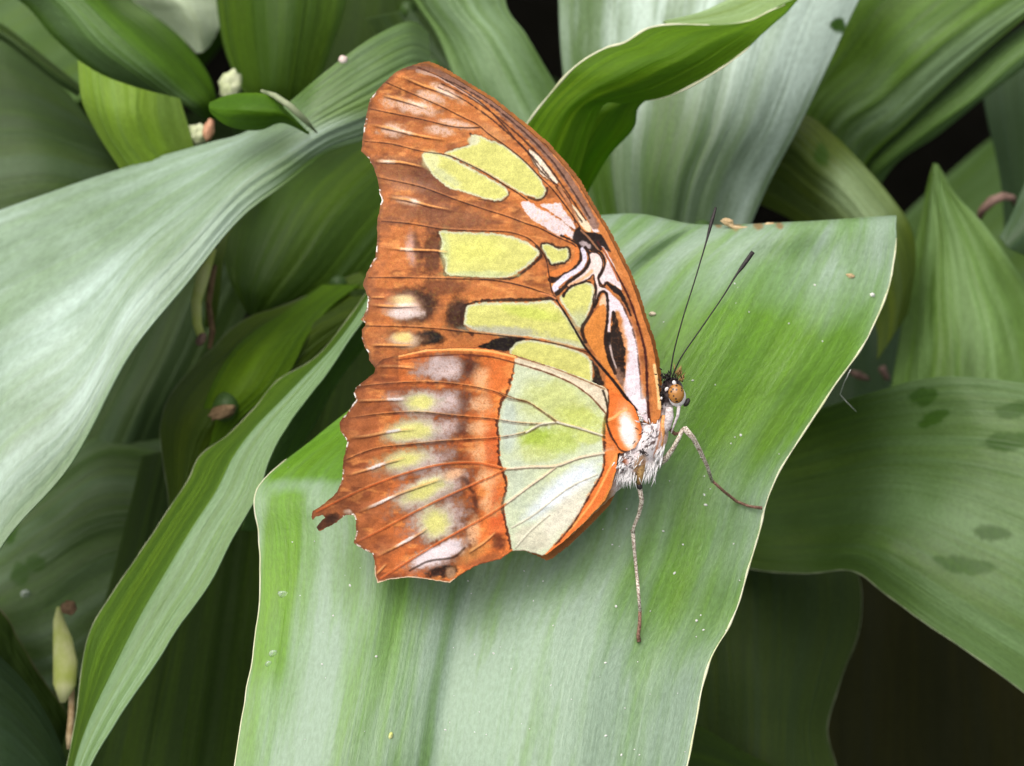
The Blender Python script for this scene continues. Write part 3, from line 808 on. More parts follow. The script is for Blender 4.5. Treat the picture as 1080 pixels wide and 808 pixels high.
leaf('shadow_leaf', [
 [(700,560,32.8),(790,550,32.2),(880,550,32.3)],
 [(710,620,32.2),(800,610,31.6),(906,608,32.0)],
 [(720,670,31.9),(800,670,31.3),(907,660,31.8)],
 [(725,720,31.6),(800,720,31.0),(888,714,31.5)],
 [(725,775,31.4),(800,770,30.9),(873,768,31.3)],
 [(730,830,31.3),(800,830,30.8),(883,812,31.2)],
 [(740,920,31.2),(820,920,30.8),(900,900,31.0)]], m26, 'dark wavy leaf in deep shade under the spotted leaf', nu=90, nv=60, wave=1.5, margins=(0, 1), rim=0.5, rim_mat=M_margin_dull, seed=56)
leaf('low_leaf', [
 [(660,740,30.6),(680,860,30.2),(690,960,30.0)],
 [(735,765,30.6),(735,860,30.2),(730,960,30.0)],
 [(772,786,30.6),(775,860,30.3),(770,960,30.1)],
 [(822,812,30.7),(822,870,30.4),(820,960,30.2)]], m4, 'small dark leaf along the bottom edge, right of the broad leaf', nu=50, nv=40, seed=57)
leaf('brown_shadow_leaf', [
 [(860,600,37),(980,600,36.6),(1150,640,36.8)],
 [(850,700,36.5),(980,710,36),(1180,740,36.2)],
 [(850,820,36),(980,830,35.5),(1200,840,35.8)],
 [(860,940,35.5),(980,950,35),(1200,960,35.4)]], leaf_mat('leaf_brownish', (0.012, 0.015, 0.008), (0.050, 0.050, 0.036), sheen_paint=0.2, rough=0.7, spec=0.05, trans=0.03, seed=58., veins=8), 'very dark brownish leaf low in the bottom right corner', nu=60, nv=60, pleat=2, seed=58)  # near-black colour stands for the shade low in the clump
# behind the broad leaf, top right gap
leaf('shaded_leaf', [
 [(790,240,36.0),(870,240,35.7),(960,250,35.9)],
 [(850,330,35.6),(900,340,35.3),(980,350,35.5)],
 [(850,430,35.2),(900,440,35),(980,450,35.1)]], m10, 'dim leaf in the gap between the broad leaf and the pointed leaf', nu=50, nv=40, pleat=1.5, seed=59)
# ================================================================== BUTTERFLY
BF = empty('butterfly', P3(676, 505, 25.9), 'orange brown butterfly with yellow green patches, wings folded shut, resting on the broad leaf', 'butterfly')
M_wing = painted_mat('wing_scales', rough=0.55, spec=0.22)

def wz(X, Y, lay):
    """distance (cm) of the wing layers; they part a little towards the body"""
    d = np.hypot(X - 680, Y - 455)
    gap = np.exp(-(d / 120.0) ** 2)
    z = 25.02 - 0.0006 * (680 - X) + 0.09 * np.sin(Y / 80.0) * ss(0, 300, 680 - X) + 0.00025 * np.abs(Y - 330)
    return z + {'hn': -0.03 + 0.02 * gap, 'fn': 0.015, 'ff': 0.10 + 0.30 * gap, 'hf': 0.13 + 0.36 * gap}[lay]

def wing(name, outline, paintfn, lay, step=0.65, shift=(0, 0), rag=0.9, detail=True):
    out = np.array(outline, float)
    x0, y0 = out.min(0) - 3; x1, y1 = out.max(0) + 3
    xs = np.arange(x0, x1, step); ys = np.arange(y0, y1, step)
    Xg, Yg = np.meshgrid(xs, ys, indexing='ij')
    Xr, Yr = Xg.ravel(), Yg.ravel()
    sd = sdpoly(Xr, Yr, out)
    rn = fbm(Xr, Yr, 4.0, 3, 77) * rag
    sd2 = sd + rn * 0.9
    keep = sd2 < step * 0.75
    S = sd.reshape(Xg.shape); gx, gy = np.gradient(S, step)
    gx, gy = gx.ravel(), gy.ravel(); gl = np.hypot(gx, gy) + 1e-6
    mv = np.clip(sd2, 0, None) / gl
    Xn = Xr - gx / gl * mv; Yn = Yr - gy / gl * mv
    K = keep.reshape(Xg.shape); ids = np.arange(Xr.size).reshape(Xg.shape)
    fm = K[:-1, :-1] & K[1:, :-1] & K[1:, 1:] & K[:-1, 1:]
    q = np.stack([ids[:-1, :-1], ids[:-1, 1:], ids[1:, 1:], ids[1:, :-1]], -1)[fm]
    used = np.zeros(Xr.size, bool); used[q.ravel()] = True
    remap = np.cumsum(used) - 1; q = remap[q]
    X, Y, sdv = Xn[used], Yn[used], sd2[used]
    p = paintfn(X, Y, sdv)
    z = wz(X, Y, lay) - p.h * 0.01
    W = unproj(X + shift[0], Y + shift[1], z)
    me = mesh_np(name, W, q, BF.location)
    if Vector(me.polygons[0].normal).dot(-fwd) < 0: me.flip_normals()
    p.c = np.clip(1.24 * np.power(np.clip(p.c, 0, 1), 1.30), 0, 0.92); p.c = p.c * 0.91 + 0.09 * (p.c @ np.array([.3, .6, .1]))[:, None]
    orange = np.clip((p.c[:, 0] - p.c[:, 1]) / (p.c[:, 0] + 1e-4) * 2.2 - 0.3, 0, 1)[:, None]
    p.c = p.c * (1 - orange) + p.c * np.array([1.00, 1.10, 0.82]) * orange
    p.c = np.clip(p.c * (1 + 0.15 * p.n0 + 0.12 * p.n1)[:, None], 0, 0.92)
    add_color(me, 'paint', p.c.astype(np.float32))
    return link(name, me, M_wing, BF)

O = (196, 122, 72); BR = (146, 92, 68); DK = (62, 36, 28); VN = (70, 30, 18); GY = (206, 204, 122); GG = (196, 200, 170); LI = (222, 205, 210); MV = (160, 118, 112); HL = (250, 212, 182)

FORE = [(429.4,70.4),(444,67),(450,67),(458,70),(466.5,74),(481,83),(500,94.5),(518.5,105.7),(537,120.5),(555.7,135.4),(575.7,152.4),(594,173),(609,191.4),(620,210),(631.4,228.6),(641,244),(652,266.4),(661.4,285),(670.7,307.3),(678,331.4),(687.4,359),(692.4,382.3),(695.7,410),(697.4,426.9),(697,440),(690,448),(680,446),(671,436),
 (655,450),(620,450),(560,430),(500,410),(440,400),(398,392),(393,384),(389.6,380),(388.7,371.6),(384.5,366),(382,358),(381.3,347.4),(386.7,343),(381,337.4),(386.7,326.3),(388.6,315),(383,300.3),(386.7,287.3),(396,270.6),(397.9,250),(397.9,231.6),(402.5,211),(400.6,204.3),(398.8,190.4),(395,178.3),(389.5,168),(381,159.7),(382,148.6),(385.8,124.3),(390.4,103.9),(398,94.6),(409,83.4),(419,75)]
HIND = [(416.6,375.3),(450,368),(483,366.6),(505,366.3),(520,368.5),(545.7,375.3),(569.9,382.7),(592.1,390),(616.3,399.4),(638.6,408.7),(648,414),(658,420),(668,428),(673,440),(677,452),(676,462),(670,472),(660,477),(651.6,478.6),(649.7,497.1),(644.1,515.7),(638,528),(616.3,551),(594,571.4),(577.3,584.4),(571.7,586.3),(553.1,580.7),(540.1,581.6),(527.1,590),(504.9,595.6),(498.3,598.8),(483.4,608.1),(474.1,614.6),(442.6,610),(431.4,609),(412.9,610.9),(398,614.6),(395.2,606.3),(395.2,591.4),(392.4,584),(381.3,578.4),(372.9,572.9),(375.7,561.7),(375.7,550.6),(373,543),(364.6,543.1),(351.6,553.4),(336.7,560.2),(333,556),(336.7,551.5),(343,546),(340,543.5),(333,545),(330,548),(328,545),(330,539),(342.3,531),(355.3,519),(360.9,506),(361.8,485.6),(366.4,466.3),(359,455),(358,445.8),(366.4,434.7),(375.7,421.7),(373,414.3),(375.7,408.7),(386,400),(395.2,393),(396,386),(403,379)]

FV = [  # forewing veins
 [(407,87),(435,99.2),(462.9,111.3),(485,122.4),(503.7,131.7),(514.8,141),(533.4,154),(552,168.9),(570,187.4),(583,200),(600,222),(612,240)],
 [(390.4,115),(412.7,119.6),(444.3,126),(472,132.6),(490,134.8),(505.6,134.5)],
 [(384.9,149.3),(412.7,152),(444.3,159.6),(470.3,163.3),(488.9,170.7),(511,181.8),(531.6,194.8),(545,203),(556,211)],
 [(397.9,187.4),(425.7,193),(448,198.6),(481.4,211),(509.3,220.4),(533.4,227.9),(555.7,236.2),(568.6,240.4),(587,249.7),(602,256.2),(607.6,260)],
 [(402.5,233.4),(425.7,235.3),(444.3,238),(466.6,241.8),(500,243.6),(533.4,244.6),(552,249.2),(561,254.4),(568.6,261.8),(576,273.9),(578.8,288.7),(581.6,305.4),(587,316.6)],
 [(388.6,292.9),(425.7,292.9),(462.9,293.8),(500,294.7),(518.6,295.6),(537,298.4),(555.7,303),(570,307.7),(585,313)],
 [(384.9,343.9),(425.7,344.8),(459,346.7),(490,350.2),(527,354),(564.3,358.6),(592,364),(620,371.6)]]

def paint_fore(X, Y, sd):
    p = Paint(X, Y, O)
    p.blend(0.55 * ss(-0.1, 0.6, p.n2), BR)
    p.blend(0.35 * ss(0.0, 0.6, fbm(X, Y, 26, 3, 55)), (210, 125, 60))
    p.blend(0.35 * ss(480, 390, X), (196, 118, 72))
    p.blend(0.6 * ss(0.05, 0.5, fbm(X * 0.45, Y, 9, 3, 61)), (128, 74, 52)); p.blend(0.45 * ss(0.1, 0.5, fbm(X * 0.4, Y, 6, 3, 63)), (232, 160, 104))
    # brownish mauve zones before the patches
    p.blob(428,178,36,13,8,(140,90,72),0.75); p.blob(458,192,24,20,50,(124,76,62),0.8); p.blob(430,195,26,7,8,(168,124,118),.6,.6,.5,.4)
    p.blob(475,230,44,13,8,(138,88,72),0.75); p.blob(420,225,22,12,0,(150,98,78),.5); p.blob(456,266,12,27,0,(104,60,46),0.85,.45,.45); p.blob(450,215,30,9,10,(145,90,72),0.6)
    p.blob(468,303,26,9,0,(120,70,50),0.75); p.blob(483,334,12,20,0,(76,44,36),0.95,.45,.4); p.blob(432,130,50,12,5,(168,100,66),0.5)
    p.blob(565,222,18,8,35,(205,120,58),0.6)
    # pinkish white frosted flecks
    for a in [(436,113,24,7,12),(415,137,12,8,5),(464,138,14,5,8),(470,97,17,4,28),(455,103,14,5,20),(480,131,18,4,12)]:
        p.blob(*a, (228,196,192), 0.75, 0.5, 0.55, 0.5)
    p.blob(520,140,16,5,35,(200,150,128),0.4,0.6,0.5,0.3); p.blob(430,212,14,4,10,(225,190,180),0.6,0.6,0.4,0.3)
    # lilac crescents towards the margin
    p.blob(434,262,6,18,-5,(200,160,166),0.75,0.5,0.4,0.3); p.blob(440,262,4,18,-8,(90,50,42),0.7,0.6,0.4)
    p.blob(437,322,25,19,0,(70,40,34),.95,.3,.2); p.blob(426,323,22,14,0,(176,134,124),.9,.4,.3,.1); p.blob(426,327,18,8.5,0,(214,190,188),.9,.5,.4,.3); p.blob(424,316,12,4.5,0,(226,205,160),0.9,0.5,0.3); p.blob(427,331,17,4.5,0,(236,220,220),0.6,0.5,0.5,.3)
    p.blob(405,318,12,12,0,(176,100,66),0.5)
    p.blob(412,388,26,9,0,(178,124,110),0.7,0.6,0.4); p.blob(403,357,14,10,0,(185,118,86),0.5)
    p.blob(450,357,18,8,0,(40,24,22),1,.3,.3); p.blob(430,359,20,10,0,(140,96,80),.8,.5,.4); p.blob(427,359,15,7.5,0,(206,176,160),.95,.4,.35,.3); p.blob(425,356,9,5,0,(230,205,140),0.95,0.5,0.3)
    # dark borders then patches
    S1 = [(469,162),(483,157),(490,155),(497,152),(499,147),(497.6,143),(505,143.5),(513,147),(520,149.6),(531,154),(544,163.6),(557,174.7),(568,187.7),(574.8,199),(574,204),(568,208.7),(557,206),(542,199),(531,192),(520,186),(511,181),(497,174.5),(487,169.5),(478,165)]
    S2 = [(447,161.5),(458,161),(468,164),(480,169.5),(490,174.5),(500,180),(512,186),(522,192),(531,197),(535,203),(533.4,207.5),(524,211),(509,208.5),(491,202),(476,198.6),(461,187.5),(452,176.5),(447,168)]
    S3 = [(463,244.2),(481.4,244.5),(518.6,246),(537,248.8),(552,254),(565,261.3),(569,267.8),(563,274.3),(552,283.6),(537,291.5),(522,292.7),(490.7,291),(471,289),(469.4,274.3),(463.8,265),(466.6,255.7)]
    S3r = [(571.4,258.3),(579.3,258.3),(585.8,261),(591.4,263),(597.9,262),(599.7,265.7),(599.3,272.2),(595,275.9),(588.6,277.3),(583,278.3),(579.3,274),(575.6,268.5)]
    S4 = [(490.7,331),(492.6,323.5),(503,320),(528,319),(556,319),(569,317.5),(581.6,317.5),(588,322),(597,332),(606,345),(613,357),(617,367.5),(600,363.5),(575,358),(545,353.5),(520,351),(500,347.5),(492,344),(489,341)]
    S5 = [(538,369),(545.7,361.4),(555,358.8),(573.6,360.5),(594,365.5),(614,372),(623,381),(625,394),(622,404),(600,398),(560,388),(540,380)]
    S6 = [(590,314.7),(594.6,309),(605.7,299.9),(616.9,297),(624.3,299.9),(627,309),(624.3,320.3),(618.7,335),(612,345.4),(605.7,338.9),(596.4,325.9)]
    p.poly(S1, (120,66,40), 1.5, 0.8, 0.7, grow=1.5); p.poly(S2, (120,62,38), 1.5, 0.8, 0.6, grow=1.2)
    p.line([(496,141),(500,147),(497,152),(488,156),(478,158)], (1.2, .8), DK, .8); p.line([(557,208),(568,211),(576,205),(577,198)], (1.4,1.2), DK, .85); p.line([(505,210),(524,213),(534,209),(537,203)], (0.7,1.2), DK, .7)
    p.line([(470,290),(500,293),(538,294),(554,285),(566,275),(571,268),(566,260)], (0.8, 2.2), DK, .9, .7)
    p.line([(462,246),(466,256),(463,265),(468,275),(470,289)], (2.2,2.2), (95,55,40), .8, 1.0)
    p.poly(S3r, DK, 1.0, 0.8, .95, grow=2.4)
    p.line([(490,322),(505,318),(530,316.5),(560,316),(585,314.5)], (1.2, 2.2), DK, .9, .8); p.line([(498,352),(488,345),(487,333),(490,322)], (2,2.5), (75,42,34), .85, 1.0)
    p.poly([(504,366),(515,361),(527,356.5),(545,355),(556,357.5),(546,362),(538,370),(520,369)], (42,24,24), 1.0, 0.8)
    p.poly([(622,378),(628,384),(634,396),(636,406),(624,404),(627,392)], (58,38,34), 1.2, 1.0)
    for S in (S1, S2, S3, S4, S5, S6, S3r):
        p.poly(S, (206,206,176), 0.9, 0.9, grow=0.7 if S in (S1, S2) else 0)
        p.poly(S, GY, 1.6, 0.9, 1.0, grow={id(S3r): -1.2, id(S1): -1.0, id(S2): -1.0}.get(id(S), -2.2))
    p.blob(470,186,16,5,35,GG,.6,.6,.5); p.blob(455,170,8,10,0,(214,214,170),.7,.5,.5); p.blob(500,148,6,5,0,(208,206,176),.9)
    p.blob(470,266,5,20,0,(190,198,150),.6,.6,.4); p.blob(505,289,34,3.5,0,(196,202,150),.8,.5,.4)
    p.blob(530,349,42,5,4,(178,176,160),.85,.5,.5); p.blob(600,362,22,4,12,(185,185,160),.6); p.blob(610,338,9,10,0,(188,192,158),.75,.7,.3)
    p.blob(560,330,26,6,10,(196,208,80),.6,.6,.4); p.blob(500,265,25,12,0,(214,214,112),.5,.6,.4)
    m = ss(0.15, 0.6, p.n0) * 0.12; p.blend(m, (150,150,80))
    # lilac and cream patches near the cell end
    W1p = [(557.6,157.4),(561.8,160),(566,162),(571.6,167.6),(577,175),(583.6,184.4),(587.8,190.9),(586.4,193.6),(580.9,190.9),(571.6,184.4),(565,174.5),(560,166)]
    p.poly(W1p, DK, .8, .8, .6, grow=1.2); p.poly(W1p, (232,214,198), .8, .9, speck=.25)
    A = [(550,214),(557,212.5),(568,219.5),(585,228.5),(597,236.5),(605,245),(606,251),(601,254.5),(592,250),(578,242),(564,233),(554,224)]
    B = [(570,216),(577.4,215.6),(588.6,213.7),(592,217.4),(597.9,225.8),(606,237),(606.7,241.6),(597.9,236.9),(588.6,228.5),(579.3,221.5)]
    p.poly(A, LI, .8, 1.1, speck=.35); p.poly(B, LI, .8, 1.1, speck=.35)
    p.poly([(602.5,215.6),(607,219.3),(614.6,228.6),(622,236),(623.5,244.8),(616.4,242),(610.9,234),(604.4,223.9)], (226,208,184), .8, .6, speck=.1)
    p.poly([(616.4,218.4),(621,221),(626.6,230.4),(629.8,239.7),(631.7,244.8),(625.7,245),(622.9,237.9),(619,228.6)], LI, .8, .6)
    E = [(607,241.6),(610.9,239.5),(618.3,245),(624,244.5),(631,245.5),(635,248),(641,258),(645,266),(637,263),(629.4,267),(622,264),(610,262),(603,255.5)]
    p.poly(E, (52,34,34), .9, 1.0)
    p.blob(618,259,5,3,20,(205,185,190),.8,.4,.8,.4); p.line([(613,243),(622,252),(630,262),(636,270)], (1.0,1.0), (175,125,105), .8)
    # winding lines of the cell end
    p.line([(596,250),(604,256),(608.5,264),(608,274),(602,281),(592,286),(580,290)], (2.6,3.4), (214,128,62), 1, .5)
    p.line([(592,249),(602,253),(611,260),(613.3,268),(611.5,277),(605,285),(596,290),(588,295),(581,295)], (1.2,3.2), DK, 1, .8)
    p.line([(614.5,263),(616.8,270),(615,278),(609,285),(600,290),(592,296),(586,302),(586,305)], (2.2,3.2), (216,208,220), 1, .6)
    p.line([(617,261),(621.5,268),(621,277),(616.5,285),(609,291),(601,297),(594,304),(587,310)], (1.6,2.4), DK, 1, .7)
    GP = [(622,268),(628,267),(633.5,271),(635,279),(633,286),(631.3,290),(631,298),(633,303),(638,305),(631,309),(628.5,320),(627,321),(626.3,314),(630,305),(628,297),(626,289),(620,294),(610,298.5),(601,302),(599,300.5),(607,295),(615,289),(620.5,283),(623.5,276)]
    p.poly(GP, (60,36,34), .8, .6, grow=1.6); p.poly(GP, (228,205,205), .7, .5)
    p.line([(600,301),(610,296.5),(618,291.5),(624,286)], (1.4,1.8), (228,170,140), .8)
    p.line([(594,312),(598,306),(604,301.5),(611,299),(618,297),(623,298)], (1.8,1.0), DK, 1, .7)
    p.line([(627,298),(628.7,308),(627,318),(625,326),(620,336),(614,347),(618,360)], (1.0,2.4), DK, .95, .5)
    H = [(634,259.5),(637,262),(644,272.5),(650,286),(654,298),(656,306),(650,302.5),(645,299),(640,296.5),(635.5,300.5),(632.5,296),(632.5,291),(636,286.5),(638.5,280),(640,275),(637,268)]
    p.poly(H, LI, .8, .6)
    J = [(638.7,304.5),(649,314),(657,323),(663,336),(668,346),(671.5,358),(674,376),(675,394),(677,415),(682,424),(684,436),(686,448),(676,440),(664,425),(659,418),(658,407),(660,394),(660,375),(656,357),(652,342),(647,328),(644,337),(643,350),(641,352),(640,330),(639,320),(638,311)]
    p.poly(J, (224,208,216), .8, .6)
    p.blob(652,336,3.5,9,-12,(196,124,56),.9); p.blob(656,362,5,26,-8,(206,130,72),.8,.4,.4)
    KP = [(646.7,327.4),(650,334),(653.6,347),(656.4,357),(659,368),(659,385),(659,394),(657,407),(653,402),(648,394),(643,382),(639.5,370),(640,352),(642.5,352),(644.5,345),(645,335)]
    p.poly(KP, (58,38,34), .8, 1.3, speck=.12); p.blob(653,400,6,14,-22,(196,150,140),.55,.6,.8,.5)
    p.line([(642.5,330),(642.5,350)], (1.4,1.2), LI, .9); p.line([(643,362),(646,377),(650,388)], (.9,.7), (214,190,190), .8)
    p.poly([(632,322),(634.5,313),(637,310.5),(638.8,316),(638.3,325)], (232,188,168), .9, .4)
    LP = [(632,323),(638.5,323),(638,345),(637,360),(641,378),(646,392),(652,403),(660,415),(652,405),(640,391),(628,374),(620,361),(616.5,352),(617,345),(622.5,336)]
    p.poly(LP, (212,136,62), .8, .5)
    p.line([(627,324),(630,316),(633,309.5),(636.5,307.5),(640,311),(641,322),(640.5,338),(638.7,352),(638.5,364),(643,380),(649,394)], (1.2,1.8), DK, 1, .6)
    p.line([(631.5,290),(632,297),(636,301.5),(640,298.5),(643,301),(652,306),(657,314),(660,322),(664,332)], (1.2,2.0), DK, 1, .7)
    p.poly([(643,301),(650,303),(656,308),(659,318),(654,313),(648,309)], (50,32,34), .8, .8)
    p.line([(624,264),(631,265),(636,270),(637.8,279),(635,287),(631.5,292)], (1.3,1.5), DK, 1, .5)
    p.line([(642,352),(642,362)], (2.2,2.2), (50,32,30), .9)
    # leading edge
    p.line([(429,71),(450,73),(470,80),(492,93),(515,107),(535,123),(555,141),(575,160),(592,180),(606,200),(618,221),(628,238)], (2.2,4.5), (150,112,108), .9, .8)
    p.line([(440,75),(462,81),(485,94),(510,111)], (1.8,1.2), (214,190,194), .65, .8)
    for o_ in (0, 4.2, 8):
        p.line([(470-o_,84+o_),(500-o_,99+o_),(530-o_*1.1,120+o_),(560-o_*1.2,146+o_),(585-o_*1.3,173+o_),(606-o_*1.2,204+o_*.8),(622-o_,230+o_*.5)], (.7,1.0), (74,42,38), .85, .6)
    p.line([(440.6,71),(462.9,80.5),(485,93.5),(509.3,110),(527.8,128.5),(544.6,148.4),(557.6,161.4),(570,180),(588.7,196.5),(600,210),(607,235)], (.7,1.0), (80,42,34), .9)
    p.line([(590,198),(600,214),(609,232)], (1.6,1.6), (190,130,104), .8)
    CE = [(636,240),(645,256),(656,278),(666,300),(675,326),(684,356),(689,382),(692,408),(694,426),(692,442),(688,446)]
    p.line(CE, (4.5,5.2), (202,128,72), 1, .5, 1.0); p.line([(668,300),(677,326),(685,352),(690,378)], (2,2), (196,120,60), .5); p.line([(690,385),(694,408),(696,430)], (1.5,2.2), (246,206,160), .8)
    p.line([(630,255),(640,270),(650,288),(659,305),(665.7,320),(671.3,336.7),(674.6,348),(678.5,362),(681,376),(682.2,395),(683,422),(685,446)], (.9,1.5), (88,34,26), 1, .5)
    p.line([(657,320),(662,331),(668,345),(672,360),(675,380),(676.5,400),(678,420)], (1.3,1.1), (196,128,100), .8, .8); p.line([(656,320),(660.5,331),(666.5,345),(670.5,360),(673.5,380),(675,400),(676.5,420)], (.7,.6), (92,54,50), .8, .9)
    p.line([(636,262),(645,280),(652,296)], (.9,.9), (190,110,70), .9)
    p.blob(670,420,10,14,0,(238,226,230),.6,.6,.5,.2)
    p.poly([(640,392),(650,402),(662,420),(668,430),(655,430),(640,412)], (222,132,54), .9, .5)
    # fold ridges between the veins, highlights and shade painted along the pale-scaled crests
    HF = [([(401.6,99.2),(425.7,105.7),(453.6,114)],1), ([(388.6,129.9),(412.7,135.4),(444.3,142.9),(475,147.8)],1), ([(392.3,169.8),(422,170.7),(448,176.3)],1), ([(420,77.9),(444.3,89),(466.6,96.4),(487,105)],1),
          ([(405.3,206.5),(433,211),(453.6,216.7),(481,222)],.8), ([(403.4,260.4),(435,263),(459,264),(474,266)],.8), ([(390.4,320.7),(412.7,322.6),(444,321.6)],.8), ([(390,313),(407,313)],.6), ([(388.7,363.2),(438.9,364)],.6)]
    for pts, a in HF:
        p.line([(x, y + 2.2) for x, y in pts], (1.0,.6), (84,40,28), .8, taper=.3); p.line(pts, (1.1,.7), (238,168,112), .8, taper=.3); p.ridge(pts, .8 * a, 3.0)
    for pts in ([(425,105.5),(440,110),(452,113.5)],[(410,135),(425,138.5),(440,142)],[(396,170),(420,170.5)],[(456,92.5),(470,98),(484,104)],[(430,210),(445,214)],[(420,262),(438,263.5)],[(412,322.5),(443,321.8)]):
        p.line(pts, (1.3,1.2), (250,228,220), .8, .9, 1.6, taper=.5)
    for i, v in enumerate(FV):
        p.line([(x, y - 1.5) for x, y in v], (.6,.6), (218,146,96), .35); p.line(v, (.5, .75), VN, .95, .2); p.ridge(v, 0.25, 1.3)  # pale line beside each vein is a painted highlight
    p.line([(586,315),(600,337),(611,356),(620,370),(635,388),(648,403),(660,419),(671,433)], (1.0,1.9), (48,26,22), 1, .3); p.ridge([(586,315),(611,356),(635,388),(660,419),(671,433)], .9, 2)
    p.line([(570,309),(580,311.5),(586,315)], (.9,.9), (232,150,110), .7)
    p.line([(597,365),(620,373.5),(628,384)], (.7,.9), (150,90,60), .8)
    # margin: grey fringe and white tufts
    left = X < 470
    p.blend(left * ss(-26, -2, sd) * 0.5 * ss(-.5, .5, p.n2), (138,84,62)); p.blend(left * ss(-4.2, -1.2, sd) * 0.45, (112,84,76))
    wt = left * ss(-2.0, -0.5, sd) * ss(-.15, .35, fbm(X, Y, 2.6, 3, 91)) * .85
    zone = ((Y > 95) & (Y < 112)) | ((Y > 125) & (Y < 140)) | ((Y > 165) & (Y < 175)) | ((Y > 200) & (Y < 216)) | ((Y > 252) & (Y < 282)) | ((Y > 312) & (Y < 340)) | ((Y > 356) & (Y < 372))
    p.blend(wt * zone * 1.0, (250,248,244)); p.blend(ss(-1.4, -0.2, sd) * (X > 470) * .8, (60,42,36))
    p.h += 1.1 * fbm(X, Y, 17, 3, 12) + 0.12 * p.n1 + 0.05 * p.n0
    # corrugation across the veins
    p.h += 0.25 * fbm(X * 0.25, Y, 6, 2, 66)
    return p

HV = [
 [(375.7,408.7),(403.6,405),(450,403),(487,406),(520,412.4),(536.4,419.9),(555,423.6),(568,431),(579,438.4),(590.3,445.9),(610.7,451.4),(638.6,460.7)],
 [(370,441),(403.6,436.6),(440.7,434.7),(477.8,438.4),(520,442),(545,446),(571.7,447.3),(588.4,445.5)],
 [(361.8,486.7),(394,473.7),(431.4,469),(468.6,465.3),(525.3,461.6),(555,456),(569.9,447.7)],
 [(334,539.4),(375.7,519),(412.9,504),(450,493),(477.8,488.4),(505.7,488.4),(534.6,494.4),(560.6,492.5),(586.6,491.6),(610.7,483),(638.6,477.6)],
 [(373.9,572.9),(403.6,558),(431.4,543),(468.6,524.6),(505.7,507.9),(520,501.4),(534.6,494.4)],
 [(401.7,610),(431.4,591.4),(468.6,569),(505.7,548.7),(517.9,541.7),(534.6,530.6),(556.9,513.9),(575.4,500.9),(586.6,492.5)]]

